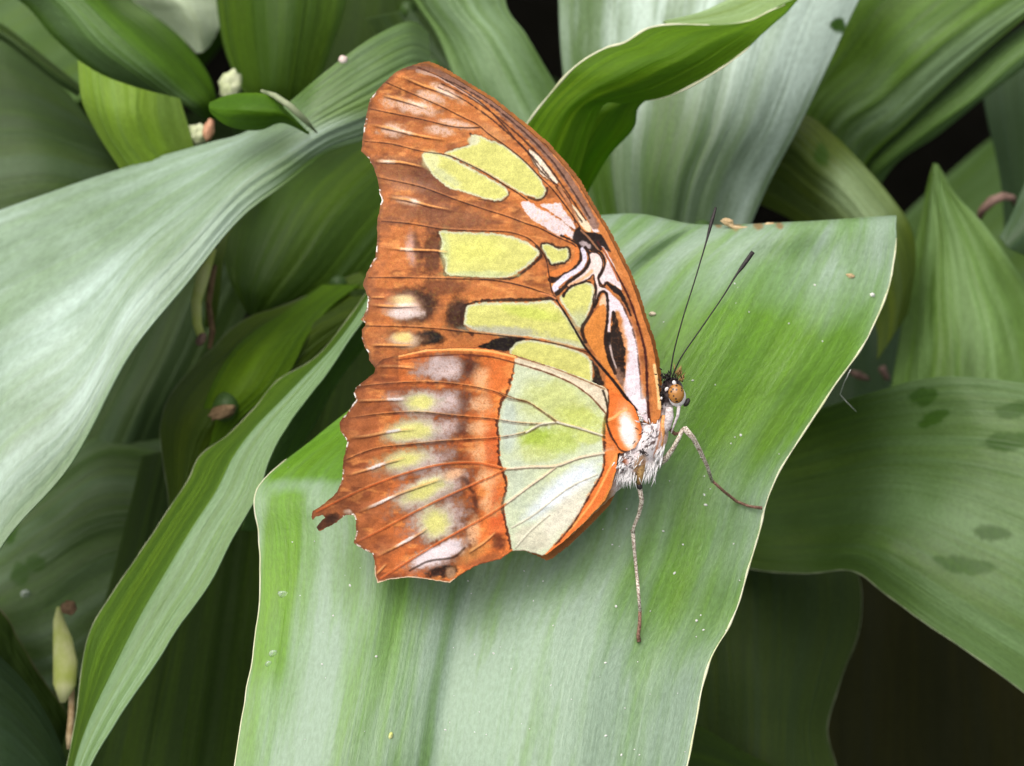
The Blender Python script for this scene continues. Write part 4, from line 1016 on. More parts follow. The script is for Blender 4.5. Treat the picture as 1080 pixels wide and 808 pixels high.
def paint_hind(X, Y, sd):
    p = Paint(X, Y, (208,118,58))
    p.blend(0.55 * ss(-0.1, 0.6, p.n2), (172,92,52)); p.blend(0.5 * ss(0.1, 0.6, fbm(X, Y, 22, 3, 57)), (228,146,78))
    p.blend(0.75 * ss(450, 370, X), (180,112,76)); p.blend(0.35 * ss(520, 600, Y) * (X < 530), (216,120,62))
    p.blend(0.6 * ss(0.0, 0.45, fbm(X * 0.45, Y * .9, 9, 3, 62)) * ss(505, 470, X), (128, 66, 44)); p.blend(.5 * ss(500, 512, X) * ss(545, 535, X), (234, 132, 54)); p.blend(0.5 * ss(0.1, 0.5, fbm(X * 0.4, Y, 6, 3, 64)), (238, 160, 98))
    # ocelli
    for (cx, cy, rx, ry, a) in [(468,389,32,14,-2),(456,424,44,15,0),(450,455,40,14,-5),(440,487,42,14,-12),(452,517,48,17,-24),(462,551,38,20,-28),(462,587,34,13,-22)]:
        p.blob(cx + 8, cy, rx * 1.04, ry * 1.08, a, (96,54,46), .88, .5, .35, .12)
        p.blob(cx - 2, cy, rx * .9, ry * .92, a, (176,138,140), .9, .45, .5, .3)
        p.blob(cx, cy, rx * .68, ry * .78, a, (206,186,188), .9, .6, .55, .4)
    for (cx, cy, rx, ry, a) in [(443,424,15,8,0),(434,455,21,9.5,-4),(428,485,21,9,-12),(447,517,23,9,-25),(459,551,15,14,-50)]:
        p.blob(cx, cy, rx * 1.25, ry * 1.2, a, (200,198,160), .75, .5, .4, .1); p.blob(cx, cy, rx * .85, ry * .8, a, (218,214,130), .9, .55, .35, .1)
    p.blob(494,386,7,12,10,(92,46,38),.75,.6,.5); p.blob(490,424,6,11,0,(104,54,44),.6,.7,.6); p.blob(488,455,6,10,5,(104,54,44),.6,.7,.6); p.blob(490,484,8,8,0,(150,80,50),.5); p.line([(478,500),(490,506),(498,518),(502,532),(500,548)], (2.2,2.6), (92,48,40), .75, 1.5, 2.5, taper=.25); p.blob(497,568,5,16,-10,(96,46,40),.8,.4,.4)
    p.blob(465,583,28,9,-24,(226,212,216),.95,.35,.3,.15); p.line([(432,602),(452,592),(478,588),(490,578)], (1.2,1.2), (70,38,34), .8)
    p.blob(466,603,17,6.5,-8,(60,36,30),.95,.3,.45,.1); p.blob(475,604,5,5,0,(190,150,130),.7,.4,.4)
    # orange band with pale pink highlights painted on
    for a in [(508,400,10,11,0),(506,428,11,10,0),(508,452,12,8,0),(506,478,13,10,10),(514,505,10,12,10),(516,530,9,12,5),(500,560,7,14,0),(478,500,10,5,-20)]:
        p.blob(*a, (240,186,158), .75, .6, .6, .45)
    p.blob(524,400,9,18,8,(214,118,50),.8,.5,.4); p.blob(519,470,8,26,0,(206,98,36),.7,.5,.4); p.blob(525,545,9,30,0,(206,96,40),.7,.5,.4); p.blob(526,572,9,9,0,(96,48,36),.8,.5,.5); p.blob(512,590,22,5,-18,(150,90,62),.7,.5,.4)
    p.blob(500,583,20,7,-30,(214,150,96),.6,.6,.4)
    # tail and torn dark corner
    p.blob(344,550,16,6,-22,(74,44,34),.95,.3,.4); p.blob(352,533,20,6,-30,(150,92,62),.6); p.blob(366,540,5,3,0,(236,220,216),.8,.4,.5)
    for (x, y, rx, ry) in [(400,430,16,6),(392,452,18,7),(388,476,18,7),(392,505,20,7),(400,540,18,7),(412,575,18,8)]:
        p.blob(x, y, rx, ry, -12, (186,112,74), .5, .6, .5)
    # cell
    Q = [(545.7,379),(542,393.9),(536.4,414.3),(530,425.4),(526.2,444),(527,462.6),(528,486),(533.6,500.9),(535.5,515.7),(531.8,530.6),(533.6,547.3),(536.4,558.4),(539.2,571.4),(541,581.5),(553,581.5),(571.7,587.5),(582.9,575),(601.4,552.9),(620,521.3),(634.9,495.3),(636.7,476.7),(635.8,473.7),(634.9,451.4),(638.6,436.6),(641,421.7),(638.6,409),(616,398),(592,389),(570,381.5)]
    p.line([(545,379),(541,394),(535,414),(529,426),(525,444),(526,463),(527,486),(532.5,501),(534,516),(530.5,531),(532,547),(536,562),(539,578)], (1.6,2.0), (88,44,32), .9, 1.8)
    p.line([(641,409),(642,425),(638,440),(637,455),(637,476),(636,496),(622,521),(603,553),(585,575)], (1.8,.9), (84,42,32), .9, 1.2)
    p.poly(Q, (203,210,182), .9, 1.0)
    p.blob(590,425,38,26,15,(200,206,132),.85,.6,.3); p.blob(612,440,22,10,15,(198,206,104),.7,.6,.4); p.blob(580,466,32,14,-6,(188,202,92),.85,.6,.35); p.blob(566,459,16,8,-10,(172,192,62),.8,.6,.4); p.blob(560,480,24,8,0,(200,206,140),.6); p.blob(620,460,14,8,0,(200,208,120),.7)
    p.blob(566,511,42,9,-32,(206,212,172),.7,.6,.4); p.blob(596,515,46,12,-38,(220,226,234),.9,.5,.3); p.blob(553,520,22,14,-40,(196,204,182),.7); p.blob(592,546,42,14,-45,(222,216,200),.9,.5,.3); p.blob(560,568,18,14,0,(206,202,182),.9); p.blob(537,450,8,30,0,(196,206,196),.7); p.blob(545,500,8,30,0,(200,208,190),.5)
    TB = [(545.7,376),(569.9,383.5),(592.1,391),(616.3,400.5),(638.6,409.8),(641,420),(638.6,436),(629,425),(620,416.5),(601.4,404),(573.6,393),(545.7,384.5)]
    p.poly(TB, (222,208,186), .7, .4, speck=.1)
    p.line([(490,375),(520,377),(545.7,383.6),(573.6,392),(601.4,403.5),(620,416),(630,426),(638.6,436)], (.7,.9), (130,74,52), .95); p.ridge([(490,374),(545,382),(601,403),(638,436)], .5, 1.6)
    p.line([(416,376.5),(450,369.5),(483,368.5),(518,370.5),(545,377)], (1.2,1.2), (246,170,112), .95); p.ridge([(416,377),(483,370),(545,378),(592,392),(638,410)], 1.0, 2.4)
    p.line([(418,380),(450,376),(490,374),(520,376.5)], (.8,.8), (116,54,36), .8); p.line([(545,376.5),(592,391.3),(638,410.5)], (.7,.7), (150,92,60), .9)
    # base patch
    BP = [(642,411),(650,413),(659,419),(668,428),(673,440),(677,452),(676,462),(670,471),(662,475),(654,474),(647,466),(643,450),(640,436),(643,424)]
    p.poly(BP, (226,124,44), .8, .5); p.blob(662,452,9,23,-12,(236,196,180),.85,.55,.35,.25); p.blob(662,454,7,19,-12,(248,236,236),.95,.5,.3,.15); p.line([(641,443),(648,440),(654,435),(661,432)], (1.5,1.2), (244,182,130), .9)
    p.line([(636,412),(641,430),(640,445),(643,456),(649,467),(655,475),(664,477)], (1.2,1.0), (52,28,24), .9, .5)
    p.poly([(637,478),(652,477),(650,497),(644,516),(632,536),(616,552),(594,572),(578,586),(572,587),(586,574),(604,552),(622,521),(636,496)], (222,122,50), .8, .5)
    p.line([(650,480),(640,500),(624,530),(600,560)], (1.2,1.0), (250,180,120), .7); p.line([(648,500),(640,522),(620,548),(596,570)], (1.5,1.0), (200,140,70), .6)
    p.line([(637,480),(636,497),(622,522),(604,553),(586,575)], (1.1,.8), (74,36,28), .9, .8)
    p.blob(648,484,8,8,0,(236,150,90),.6,.5,.6)
    inQ = ss(1, -2, sdpoly(X, Y, np.array(Q)))
    for k, v in enumerate(HV):
        col = (206,104,44) if k > 2 else VN
        p.line([(x, y + 1.6) for x, y in v], (.7,.7), (104,50,34), .5); p.line([(x, y - 1) for x, y in v], (.5,.5), (240,170,120), .4)  # painted highlight and dark side along each vein
        p.line(v, (.75,.55) if k > 2 else (.55,.4), col, .95, .25); p.ridge(v, 0.3 if k > 2 else .22, 1.3)
    for v in ([(534.6,494.4),(560.6,492.5),(586.6,491.6),(610.7,483),(637,477.6)],[(534.6,530.6),(556.9,513.9),(575.4,500.9),(586.6,492.5)],[(540,556),(564.3,541.7),(592,519.4),(610.7,508.3),(630,500)],[(543.9,577),(560.6,558.4),(580,542)],[(555,456),(569.9,447.7),(588.4,445)],[(588.4,445.5),(610.7,451.4),(635,459)]):
        p.line([(x, y + 1) for x, y in v], (.6,.6), (120,104,84), .8); p.line(v, (.8,.8), (232,228,208), .75); p.ridge(v, .3, 1.6)
    for v in ([(527,414),(545,421),(560,426),(575,437),(586,445)],):
        p.line(v, (.8,.7), (130,90,62), .8)
    for pts, a in [([(370,422.6),(400,421.5),(428,420.6)],1), ([(366,461.6),(390,459),(412.9,454.2),(440,452)],1), ([(364.6,501.4),(390,494),(409,487.4),(430,482)],1), ([(373.9,541.3),(400,530),(422,520),(450,510),(470,503.5)],1.2), ([(394,587.7),(418,576),(440.7,563.6),(452,556)],1), ([(396,606),(402,600),(408,594)],.6), ([(395,386),(420,386),(440,388)],.5), ([(493,583),(510,572),(524,560)],.8)]:
        p.line([(x, y + 2.2) for x, y in pts], (.9,.6), (92,44,32), .7, taper=.25); p.line(pts, (1.2,.8), (238,176,132), .6, taper=.25); p.ridge(pts, .7 * a, 3.2)  # fold highlights painted, with a painted dark line under each
    for pts in ([(405,421.5),(428,420.6)],[(405,456),(425,453)],[(385,496),(409,487.4)],[(385,537),(420,521)],[(415,577.5),(440,564)]):
        p.line(pts, (1.4,1.3), (248,232,232), .85, .5, 1.0, taper=.35)
    left = X < 420
    p.blend(left * ss(-40, -2, sd) * 0.62 * ss(-.6, .4, p.n2), (136,82,60)); p.blend(left * ss(-3.4, -0.8, sd) * 0.45, (104,66,50))
    wt = ss(-2.0, -0.5, sd) * ss(-.2, .35, fbm(X, Y, 2.6, 3, 93)) * .85; zone = left & (((Y > 405) & (Y < 440)) | ((Y > 452) & (Y < 475)) | ((Y > 495) & (Y < 512)) | ((Y > 538) & (Y < 548) & (X > 362)) | ((Y > 560) & (Y < 585)))
    p.blend(wt * zone, (250,246,240)); p.blend(ss(-1.3, -0.2, sd) * (X > 420) * (X < 575) * .7, (96,56,42))
    p.blend(ss(-1.5, -0.3, sd) * (Y > 596) * (X < 480) * .7, (236,214,196))
    m = ss(0.2, 0.6, p.n0) * 0.14; p.blend(m, (120,80,60))
    p.h += 1.2 * fbm(X, Y, 19, 3, 14) + 0.12 * p.n1 + 0.05 * p.n0 + 0.25 * fbm(X * 0.25, Y, 6, 2, 67)
    p.h += 1.2 * ss(14, 0, np.hypot(X - 466, Y - 590)) 
    return p

def paint_far(X, Y, sd):
    p = Paint(X, Y, (178,116,62)); p.blend(0.5 * ss(-.2, .5, p.n2), (140,92,60)); p.h += 0.3 * p.n2; return p

wing('forewing', smooth_poly(FORE[:28], 2).tolist() + FORE[28:], paint_fore, 'fn')
wing('hindwing', HIND, paint_hind, 'hn')
FF = [(x + (3.5 if x > 430 and y < 450 and x > 0.5 * y + 380 or (y < 100 and x > 430) else -0), y - (2.0 if y < 200 and x > 430 else 0)) for x, y in FORE]
wing('forewing', FF, paint_far, 'ff', step=2.0, rag=.5)
HF2 = [(x + (5 if x > 560 and y > 478 else 0), y + (5 if x > 560 and y > 500 else 0)) for x, y in HIND if not (x < 372 and y > 520)]
wing('hindwing', HF2, paint_far, 'hf', step=2.0, rag=.5)

# ---------------------------------------------------------------- body
def pa(x, y, z): return P3(x, y, z)
def ax3(rx, ry, rz, ang):   # angle in image degrees, ccw
    return axes(rx, ry, rz, ang)
def axes(rx, ry, rz, ang=0):
    c, s = math.cos(R(ang)), math.sin(R(ang)); k = 0.0001
    a = right * c + up * s; b = -right * s + up * c
    return a * rx * k, b * ry * k, -fwd * rz * k
mb = MB()
mb.ell(pa(709, 411, 25.16), *ax3(12, 13.5, 13, 10))
mb.ell(pa(701, 425, 25.2), *ax3(9, 11, 10, 30))
mb.ell(pa(690, 450, 25.24), *ax3(13, 20, 15, -30))
mb.ell(pa(684, 464, 25.22), *ax3(19, 28, 20, -30))
mb.ell(pa(670, 484, 25.24), *ax3(18, 21, 18, -45))
mb.ell(pa(662, 494, 25.26), *ax3(12, 14, 14, -45))
mb.ell(pa(684, 488, 25.26), *ax3(9, 17, 12, -15))
for k in range(9):
    t = k / 8; mb.ell(pa(664 - 62 * t, 492 + 66 * t, 25.26 - 0.08 * t), *ax3(11 - 5 * t, 13 - 4 * t, 11 - 6 * t, -45), nu=14, nv=8)
tmpm = bpy.data.meshes.new('tmp'); tmpm.from_pydata([tuple((v - BF.location) * 100) for v in mb.v], [], mb.f)
tmpo = bpy.data.objects.new('tmp', tmpm); COL.objects.link(tmpo)
rm = tmpo.modifiers.new('r', 'REMESH'); rm.mode = 'VOXEL'; rm.voxel_size = 0.012
s_ = tmpo.modifiers.new('s', 'SMOOTH'); s_.iterations = 6; s_.factor = 0.5
bpy.context.view_layer.update()
dg = bpy.context.evaluated_depsgraph_get()
bm_ = bpy.data.meshes.new_from_object(tmpo.evaluated_get(dg))
bpy.data.objects.remove(tmpo)
nvb = len(bm_.vertices); co_ = np.empty(nvb * 3, np.float32); bm_.vertices.foreach_get('co', co_); co_ = co_.reshape(-1, 3) * 0.01
bm_.vertices.foreach_set('co', co_.ravel()); bm_.update()
wc = co_ + np.array(BF.location); d = wc - CP; zc = d @ FWD
bx = 540 + (d @ RIGHT) / zc * F; by = 404 - (d @ UP) / zc * F
p = Paint(bx, by, (238,228,230))
p.blend(0.6 * ss(0.1, .5, fbm(bx, by, 8, 2, 17)), (206,190,194))
p.line([(676,452),(684,458),(690,462),(696,458)], (.9,.9), (50,32,32), .9, 1.2); p.line([(668,478),(676,474),(684,470),(690,466)], (1.0,1.4), (60,36,30), .9, 1.4); p.line([(652,480),(658,488),(666,494),(672,492)], (.8,1.0), (54,34,30), .9, 1.2)
p.line([(684,446),(688,452),(686,458)], (.7,.7), (60,40,40), .8, 1.2); p.line([(698,440),(697,452),(694,468),(690,482)], (1.5,1.2), (196,122,70), .85, .8); p.line([(694,446),(692,460),(688,474)], (.6,.6), (86,52,40), .7, 1.0)
p.blob(675,492,6,14,10,(170,124,70),.85,.4,.4); p.blob(657,486,5,5,0,(214,120,60),.8,.5,.5); p.blob(700,462,4,14,5,(200,130,84),.6,.5,.5); p.blend(0.5 * ss(0.3, .55, fbm(bx, by, 3, 2, 7)), (120,92,88))
p.blend(ss(432, 424, by + (bx - 700) * .2), (48,36,36)); p.blend(.7 * ss(.1, .4, p.n1) * ss(430, 424, by), (110,92,88))
p.blend(ss(640, 650, bx) * 0 + ss(655, 640, bx), (168,120,70))
add_color(bm_, 'paint', p.c.astype(np.float32))
bm_.name = 'body'
body = link('body', bm_, painted_mat('body_scales', rough=.8, spec=.2, scale=7000, sheen=.4, trans=0.0), BF)

M_white = simple_mat('white_scales', (0.80, 0.76, 0.76), (0.95, 0.93, 0.93), 3000, 0.8, 0.1, 0.00005, trans=0.35)
M_grey = simple_mat('grey_scales', (0.36, 0.30, 0.30), (0.68, 0.62, 0.62), 4000, 0.8, 0.4, 0.00005)
M_black = simple_mat('black_scales', (0.012, 0.010, 0.010), (0.04, 0.03, 0.03), 4000, 0.55, 0.4, 0.00005)
M_ochre = simple_mat('ochre_scales', (0.22, 0.12, 0.04), (0.45, 0.28, 0.11), 4000, 0.7, 0.4, 0.00005)
M_orange = simple_mat('orange_scales', (0.50, 0.20, 0.06), (0.75, 0.38, 0.14), 4000, 0.7, 0.4, 0.00005)
M_leg = simple_mat('leg_scales', (0.20, 0.13, 0.09), (0.80, 0.72, 0.62), 5200, 0.7, 0.4, 0.00005, detail=2)
M_legbr = simple_mat('leg_brown', (0.10, 0.05, 0.03), (0.30, 0.17, 0.12), 4000, 0.6, 0.3, 0.00005)

def tuft(items, mat, name, parent=BF):
    """items: (x, y, z, dirangle deg (image, ccw from +x), spread, length px, width px, count, area)"""
    rs = random.Random(3); m = MB()
    for (x, y, z, ang, spr, ln, wd, n, ar) in items:
        for _ in range(n):
            a = R(ang + rs.gauss(0, spr)); l = ln * rs.uniform(.55, 1.15)
            px = x + rs.gauss(0, ar[0]); py = y + rs.gauss(0, ar[1]); c, s = math.cos(a), math.sin(a)
            z0 = z + rs.uniform(-.02, .02); dz = rs.uniform(-.05, .02)
            bend = rs.uniform(-.25, .25)
            pts = [pa(px, py, z0), pa(px + c * l * .5 - s * l * bend * .3, py - s * l * .5 - c * l * bend * .3, z0 + dz * .5 - .02), pa(px + c * l, py - s * l, z0 + dz)]
            m.tube(pts, [wd * 1e-4, wd * .8e-4, wd * .12e-4], 5)
    return m.build(name, mat, parent)
tuft([(690,450,25.03,250,22,7,.6,10,(3,6)),(684,466,25.0,248,24,5,.6,12,(5,7)),(670,484,25.02,248,24,6,.6,20,(6,4)),(660,499,25.12,268,14,14,.8,90,(5,2)),(687,490,25.14,262,9,15,.8,90,(4,4)),(655,488,25.06,240,18,8,1.2,16,(3,4)),(697,474,25.12,252,12,12,1.2,24,(2,6)),(678,440,24.98,150,30,5,.9,12,(3,3))], M_white, 'white_fur')
tuft([(682,460,25.0,245,50,5,.6,9,(6,6)),(664,487,25.0,230,40,5,.6,7,(6,5)),(678,474,25.0,300,30,6,.8,8,(2,3))], M_black, 'dark_fur')
tuft([(701,405,25.08,120,30,4,.7,40,(4,7)),(704,398,25.10,95,25,4,.7,30,(4,2)),(699,420,25.12,190,25,4,.6,24,(2,6)),(711,400,25.04,80,20,3.5,.6,20,(4,2))], M_black, 'head_fur')
tuft([(715,396,25.12,78,12,10,.8,12,(1.4,2)),(719,400,25.1,62,14,6,.7,10,(1.2,3))], M_ochre, 'crest')
MB().tube([pa(700,438,25.10),pa(699,452,25.09),pa(697,468,25.10),pa(694,480,25.14)], [.00025,.0003,.00025,.0001], 8).build('collar_scales', M_orange, BF)
# palps and mouthparts
mp = MB().tube([pa(706,430,25.08),pa(706,440,25.06),pa(704,450,25.08),pa(701,458,25.12)], [.0004,.00048,.0004,.00015], 12)
mp.build('palp', M_grey, BF)
MB().tube([pa(716,428,25.04),pa(715,438,25.04),pa(711,448,25.06),pa(708,457,25.08)], [.0002,.00017,.00013,.00006], 10).build('palp', M_grey, BF)
MB().ell(pa(724.5, 424.5, 25.08), *ax3(2.6, 5.5, 4, -30), bump=.2).build('proboscis', M_black, BF)
# eye
m, nt, out = new_mat('eye_spotted')
tc = nt.nodes.new('ShaderNodeTexCoord'); vo = nt.nodes.new('ShaderNodeTexVoronoi'); vo.inputs['Scale'].default_value = 2500
nt.links.new(tc.outputs['Object'], vo.inputs['Vector'])
b = principled(nt, Roughness=0.22); b.inputs['Coat Weight'].default_value = .3
sp = ramp(nt, vo.outputs['Distance'], 0.30, 0.42)
nt.links.new(mix_rgb(nt, sp, (0.05, 0.02, 0.008), (0.40, 0.17, 0.035)), b.inputs['Base Color']); nt.links.new(b.outputs[0], out.inputs[0])
eye = MB().ell(pa(713.2, 415.5, 25.03), *ax3(8.6, 10.6, 8, 6), nu=28, nv=18).build('eye', m, BF)
MB().ell(pa(714.4, 418.2, 25.06), *ax3(9.2, 11.2, 7.0, 6), nu=28, nv=18, bump=.06, sc=4).build('eye_ring', M_white, BF)
MB().ell(pa(711.3, 403.8, 25.02), *ax3(2.3, 3.0, 2, 10), nu=12, nv=8, bump=.3).ell(pa(703, 410.5, 25.02), *ax3(1.7, 2.6, 2, -30), nu=12, nv=8, bump=.3).ell(pa(697.6,420,25.05), *ax3(1.2,1.6,1,0), nu=8, nv=6).build('white_spots', M_white, BF)
# antennae
def antenna(pts, rad):
    P = resample(np.array(pts, float), 28); rr = resample(np.array(rad, float)[:, None], 28)[:, 0]
    MB().tube([pa(*q) for q in P], [max(r, .3) * 1e-4 for r in rr], 8).build('antenna', M_black, BF)
antenna([(706.5,397,25.05),(711,370,24.98),(721,333,24.92),(733,295,24.9),(744,258,24.92),(750,236,24.95),(755,219,25.0)], [.9,.75,.75,.75,.9,2.0,1.2])
antenna([(709,397,25.03),(719,376,24.95),(739,347,24.88),(761,315,24.85),(776,291,24.85),(784,280,24.87),(794,266,24.9)], [.9,.8,.8,.8,1.2,2.4,2.4])
# legs
def leafz(px, py):
    A, W = A1, W1; dd = (A[..., 0] - px) ** 2 + (A[..., 1] - py) ** 2
    i = np.unravel_index(np.argmin(dd), dd.shape); return float(A[i][2])
zf = leafz(674, 676) - .02
root = MB().tube([pa(678,482,25.16),pa(676,496,25.12),pa(674,512,25.16)], [.0005,.00045,.0003], 12).build('leg', M_ochre, BF)
MB().ell(pa(674.5, 513, 25.15), *ax3(3.4, 3.2, 3, 0), bump=.2).build('knee', M_black, root)
MB().tube([pa(674.5,514,25.16),pa(677,528,25.28),pa(674,542,25.38),pa(668.5,556,25.48),pa(667.5,562,25.5)], [.00024,.00026,.00021,.00018,.00024], 10).build('tibia', M_leg, root)
MB().tube([pa(667.5,561,25.5),pa(669,580,25.56),pa(671,600,25.62),pa(673,620,zf-.05),pa(675,645,zf-.02)], [.00022,.00019,.00018,.00018,.00017], 8).build('tarsus', M_leg, root)
MB().tube([pa(675,644,zf-.02),pa(674.5,660,zf),pa(673,670,zf),pa(674,677,zf)], [.00018,.0002,.0002,.00025], 8).build('foot', M_legbr, root)
MB().tube([pa(667.5,559,25.5),pa(664,560,25.49)], [.00009,.00002], 6).build('spur', M_legbr, root)
z2 = leafz(797, 536) - .015
root = MB().tube([pa(686,488,25.3),pa(692,492,25.3),pa(702,484,25.2),pa(710,473,25.12),pa(716,462,25.05),pa(720,453,25.02)], [.00036,.0003,.00034,.00025,.00023,.0002], 10).build('leg', M_leg, BF)
MB().ell(pa(721.5, 452, 25.02), *ax3(2.0, 2.0, 2, 0)).build('knee', M_leg, root)
MB().tube([pa(722,452,25.02),pa(731,462,25.1),pa(738,475,25.2),pa(746,492,25.4),pa(751,508,25.6)], [.00034,.00029,.00026,.00021,.00017], 8).build('tibia', M_leg, root)
MB().tube([pa(751,507,25.6),pa(763,518,min(25.75,leafz(763,518)-.05)),pa(777,529,leafz(777,529)-.05),pa(790,534,leafz(790,534)-.04),pa(804,536,z2-.04)], [.00016,.00016,.00017,.00015,.0002], 8).build('foot', M_legbr, root)
MB().tube([pa(706,452,25.2),pa(712,458,25.18),pa(718,456,25.12),pa(721,451,25.1)], [.0002,.0002,.00016,.0001], 8).build('leg', M_legbr, BF)
# ================================================================== small things, ground, surroundings, light
M_bud = simple_mat('bud_skin', (0.35, 0.40, 0.20), (0.60, 0.62, 0.42), 500, 0.6, 0.4)
M_pink = simple_mat('bud_pink', (0.45, 0.20, 0.12), (0.55, 0.33, 0.20), 500, 0.6, 0.4)
M_yell = simple_mat('sheath_yellow', (0.50, 0.58, 0.10), (0.80, 0.80, 0.42), 200, 0.5, 0.2, trans=0.2, stretch=(1, 1, .2))
M_brown = simple_mat('dry_brown', (0.10, 0.055, 0.03), (0.24, 0.15, 0.08), 700, 0.8, 0.5)
M_tan = simple_mat('dry_tan', (0.38, 0.25, 0.12), (0.58, 0.44, 0.26), 900, 0.8, 0.5)
M_dryp = simple_mat('dry_pink', (0.10, 0.06, 0.045), (0.26, 0.16, 0.13), 600, 0.7, 0.4)

def px_tube(name, pts, rad, mat, label, cat, n=10, group=None, extra=None):
    p = [P3(*q) for q in pts]; root = empty(name, p[0], label, cat, group)
    MB().tube(p, [r * 0.0001 for r in rad], n).build('stem', mat, root)
    return root
def axes(rx, ry, rz, ang=0):
    c, s = math.cos(R(ang)), math.sin(R(ang)); k = 0.0001
    a = right * c - up * s; b = right * s + up * c
    return a * rx * k, b * ry * k, -fwd * rz * k

# pale bud and pinkish bud beside the rolled leaf
r = empty('flower_bud', P3(243, 98, 30.6), 'pale fuzzy flower bud beside the rolled leaf at the upper left', 'bud')
MB().ell(P3(243, 90, 30.6), *axes(14, 19, 12, 15), bump=0.35, sc=2.5).build('bud_tip', M_bud, r)
MB().tube([P3(243,100,30.6), P3(250,130,31.2), P3(256,170,33)], [0.0008,0.0006,0.0006]).build('stem', M_stalk, r)
r = empty('flower_bud', P3(213, 148, 30.2), 'green bud with a pinkish orange side above the silvery leaf', 'bud')
MB().ell(P3(207, 142, 30.2), *axes(14, 13, 10, 0), bump=0.3, sc=2).build('bud_base', M_bud, r)
MB().ell(P3(220, 137, 30.0), *axes(7, 14, 7, 10), bump=0.3, sc=2).build('petal', M_pink, r)
MB().tube([P3(212,150,30.3), P3(214,180,31.2), P3(216,210,33)], [0.0009,0.0007,0.0006]).build('stem', M_stalk, r)
# dried stalk
r = empty('dried_stalk', P3(211, 365, 29.6), 'thin yellowish dried stalk hanging with a brown tip under the silvery leaf', 'stalk')
MB().tube([P3(222,262,29.9), P3(214,290,29.8), P3(207,318,29.7), P3(208,342,29.6), P3(213,356,29.6)], [0.0008,0.0009,0.0007,0.0006,0.0005]).build('stem', M_yell, r)
MB().ell(P3(212, 358, 29.55), *axes(6, 8, 6, 20), bump=0.3).build('tip', M_dryp, r)
MB().tube([P3(226,280,30.0), P3(220,320,29.9), P3(224,350,29.8), P3(221,368,29.8)], [0.0004,0.0004,0.0004,0.0003]).build('side_fibre', M_brown, r)
# brown stub
r = empty('brown_stub', P3(234, 436, 29.3), 'short cut stalk stub with a brown end below the bright lit patch', 'stub')
MB().tube([P3(244,418,29.8), P3(240,426,29.4), P3(236,433,29.2)], [0.0014,0.0016,0.0015], 14).build('stem', M_stalk, r)
MB().ell(P3(233, 435, 29.15), *axes(17, 9, 9, -20), bump=0.4, sc=2).build('dry_end', simple_mat('stub_end', (0.16, 0.10, 0.05), (0.30, 0.20, 0.11), 600, 0.8), r)
# yellow sheath lower left
r = empty('yellow_sheath', P3(68, 725, 29.0), 'pale yellow shoot sheath standing left of the folded leaf base', 'shoot')
MB().tube([P3(62,641,29.4), P3(62,655,29.3), P3(66,675,29.1), P3(69,700,29.0), P3(68,722,28.95), P3(66,740,29.0)], [0.0003,0.0007,0.0012,0.0015,0.0014,0.0004], 16).build('sheath', M_yell, r)
MB().ell(P3(73, 641, 29.2), *axes(9, 9, 6, 0), bump=0.4, sc=2).build('dry_knot', M_brown, r)
MB().tube([P3(76,720,29.2), P3(75,755,29.1), P3(73,778,29.0), P3(72,790,29.0)], [0.0003,0.0004,0.0004,0.0002]).build('side_shoot', M_tan, r)
# pink curl right
r = empty('dry_curl', P3(1035, 232, 33), 'dry pinkish curled scrap in the dark gap at the right edge', 'dry scrap')
MB().tube([P3(1030,236,33), P3(1036,222,32.8), P3(1046,212,32.7), P3(1058,207,32.7), P3(1068,209,32.8), P3(1072,220,33)], [0.0003,0.0006,0.0007,0.0006,0.0005,0.0002]).build('curl', M_dryp, r)
r = empty('dry_curl', P3(912, 396, 32), 'small dry brownish scrap in the gap right of the broad leaf', 'dry scrap')
MB().tube([P3(896,392,34), P3(906,396,33.8), P3(916,400,33.9)], [0.0003,0.0006,0.0003]).tube([P3(930,388,34), P3(936,400,33.9)], [0.0006,0.0004]).build('curl', M_dryp, r)
# pink petal speck on the silvery leaf
def surf_pt(leafdata, px, py, lift=0.0):
    A, W = leafdata; d = (A[..., 0] - px) ** 2 + (A[..., 1] - py) ** 2
    i = np.unravel_index(np.argmin(d), d.shape); return Vector(W[i]) - fwd * lift
def crumb(name, ld, px, py, rx, ry, ang, mat, label, cat='crumb', group=None, bump=0.4, rz=None):
    p = surf_pt(ld, px, py, 0.0001); z = (p - CAMPOS).dot(fwd) * 100; c = P3(px, py, z)
    o = MB().ell(c, *axes(rx, ry, rz or min(rx, ry), ang), nu=14, nv=8, bump=bump, sc=2.2).build(name, mat, None, origin=c)
    tag(o, label, cat, group); return o
crumb('petal_scrap', (A2, W2), 362, 63, 5.5, 5, 0, simple_mat('petal_pink', (0.6, 0.45, 0.4), (0.75, 0.65, 0.6), 500, 0.6), 'tiny pinkish petal scrap on the upper edge of the silvery leaf', 'scrap')
ld1 = (A1, W1)
crumb('brown_crumb', ld1, 897, 291, 4.8, 2.8, 15, M_tan, 'orange brown crumb near the right corner of the broad leaf')
crumb('white_crumb', ld1, 920, 311, 3, 2.4, 0, M_speck, 'white crumb at the right edge of the broad leaf')
crumb('pale_crumb', ld1, 688, 331, 4, 2.2, 0, simple_mat('crumb_cream', (0.6, 0.5, 0.36), (0.75, 0.66, 0.5), 900, 0.7), 'cream crumb on the broad leaf just right of the forewing edge')
crumb('pale_flake', ld1, 412, 776, 2.2, 4, 15, M_yell, 'tiny pale flake near the bottom edge, left of the leaf midrib')
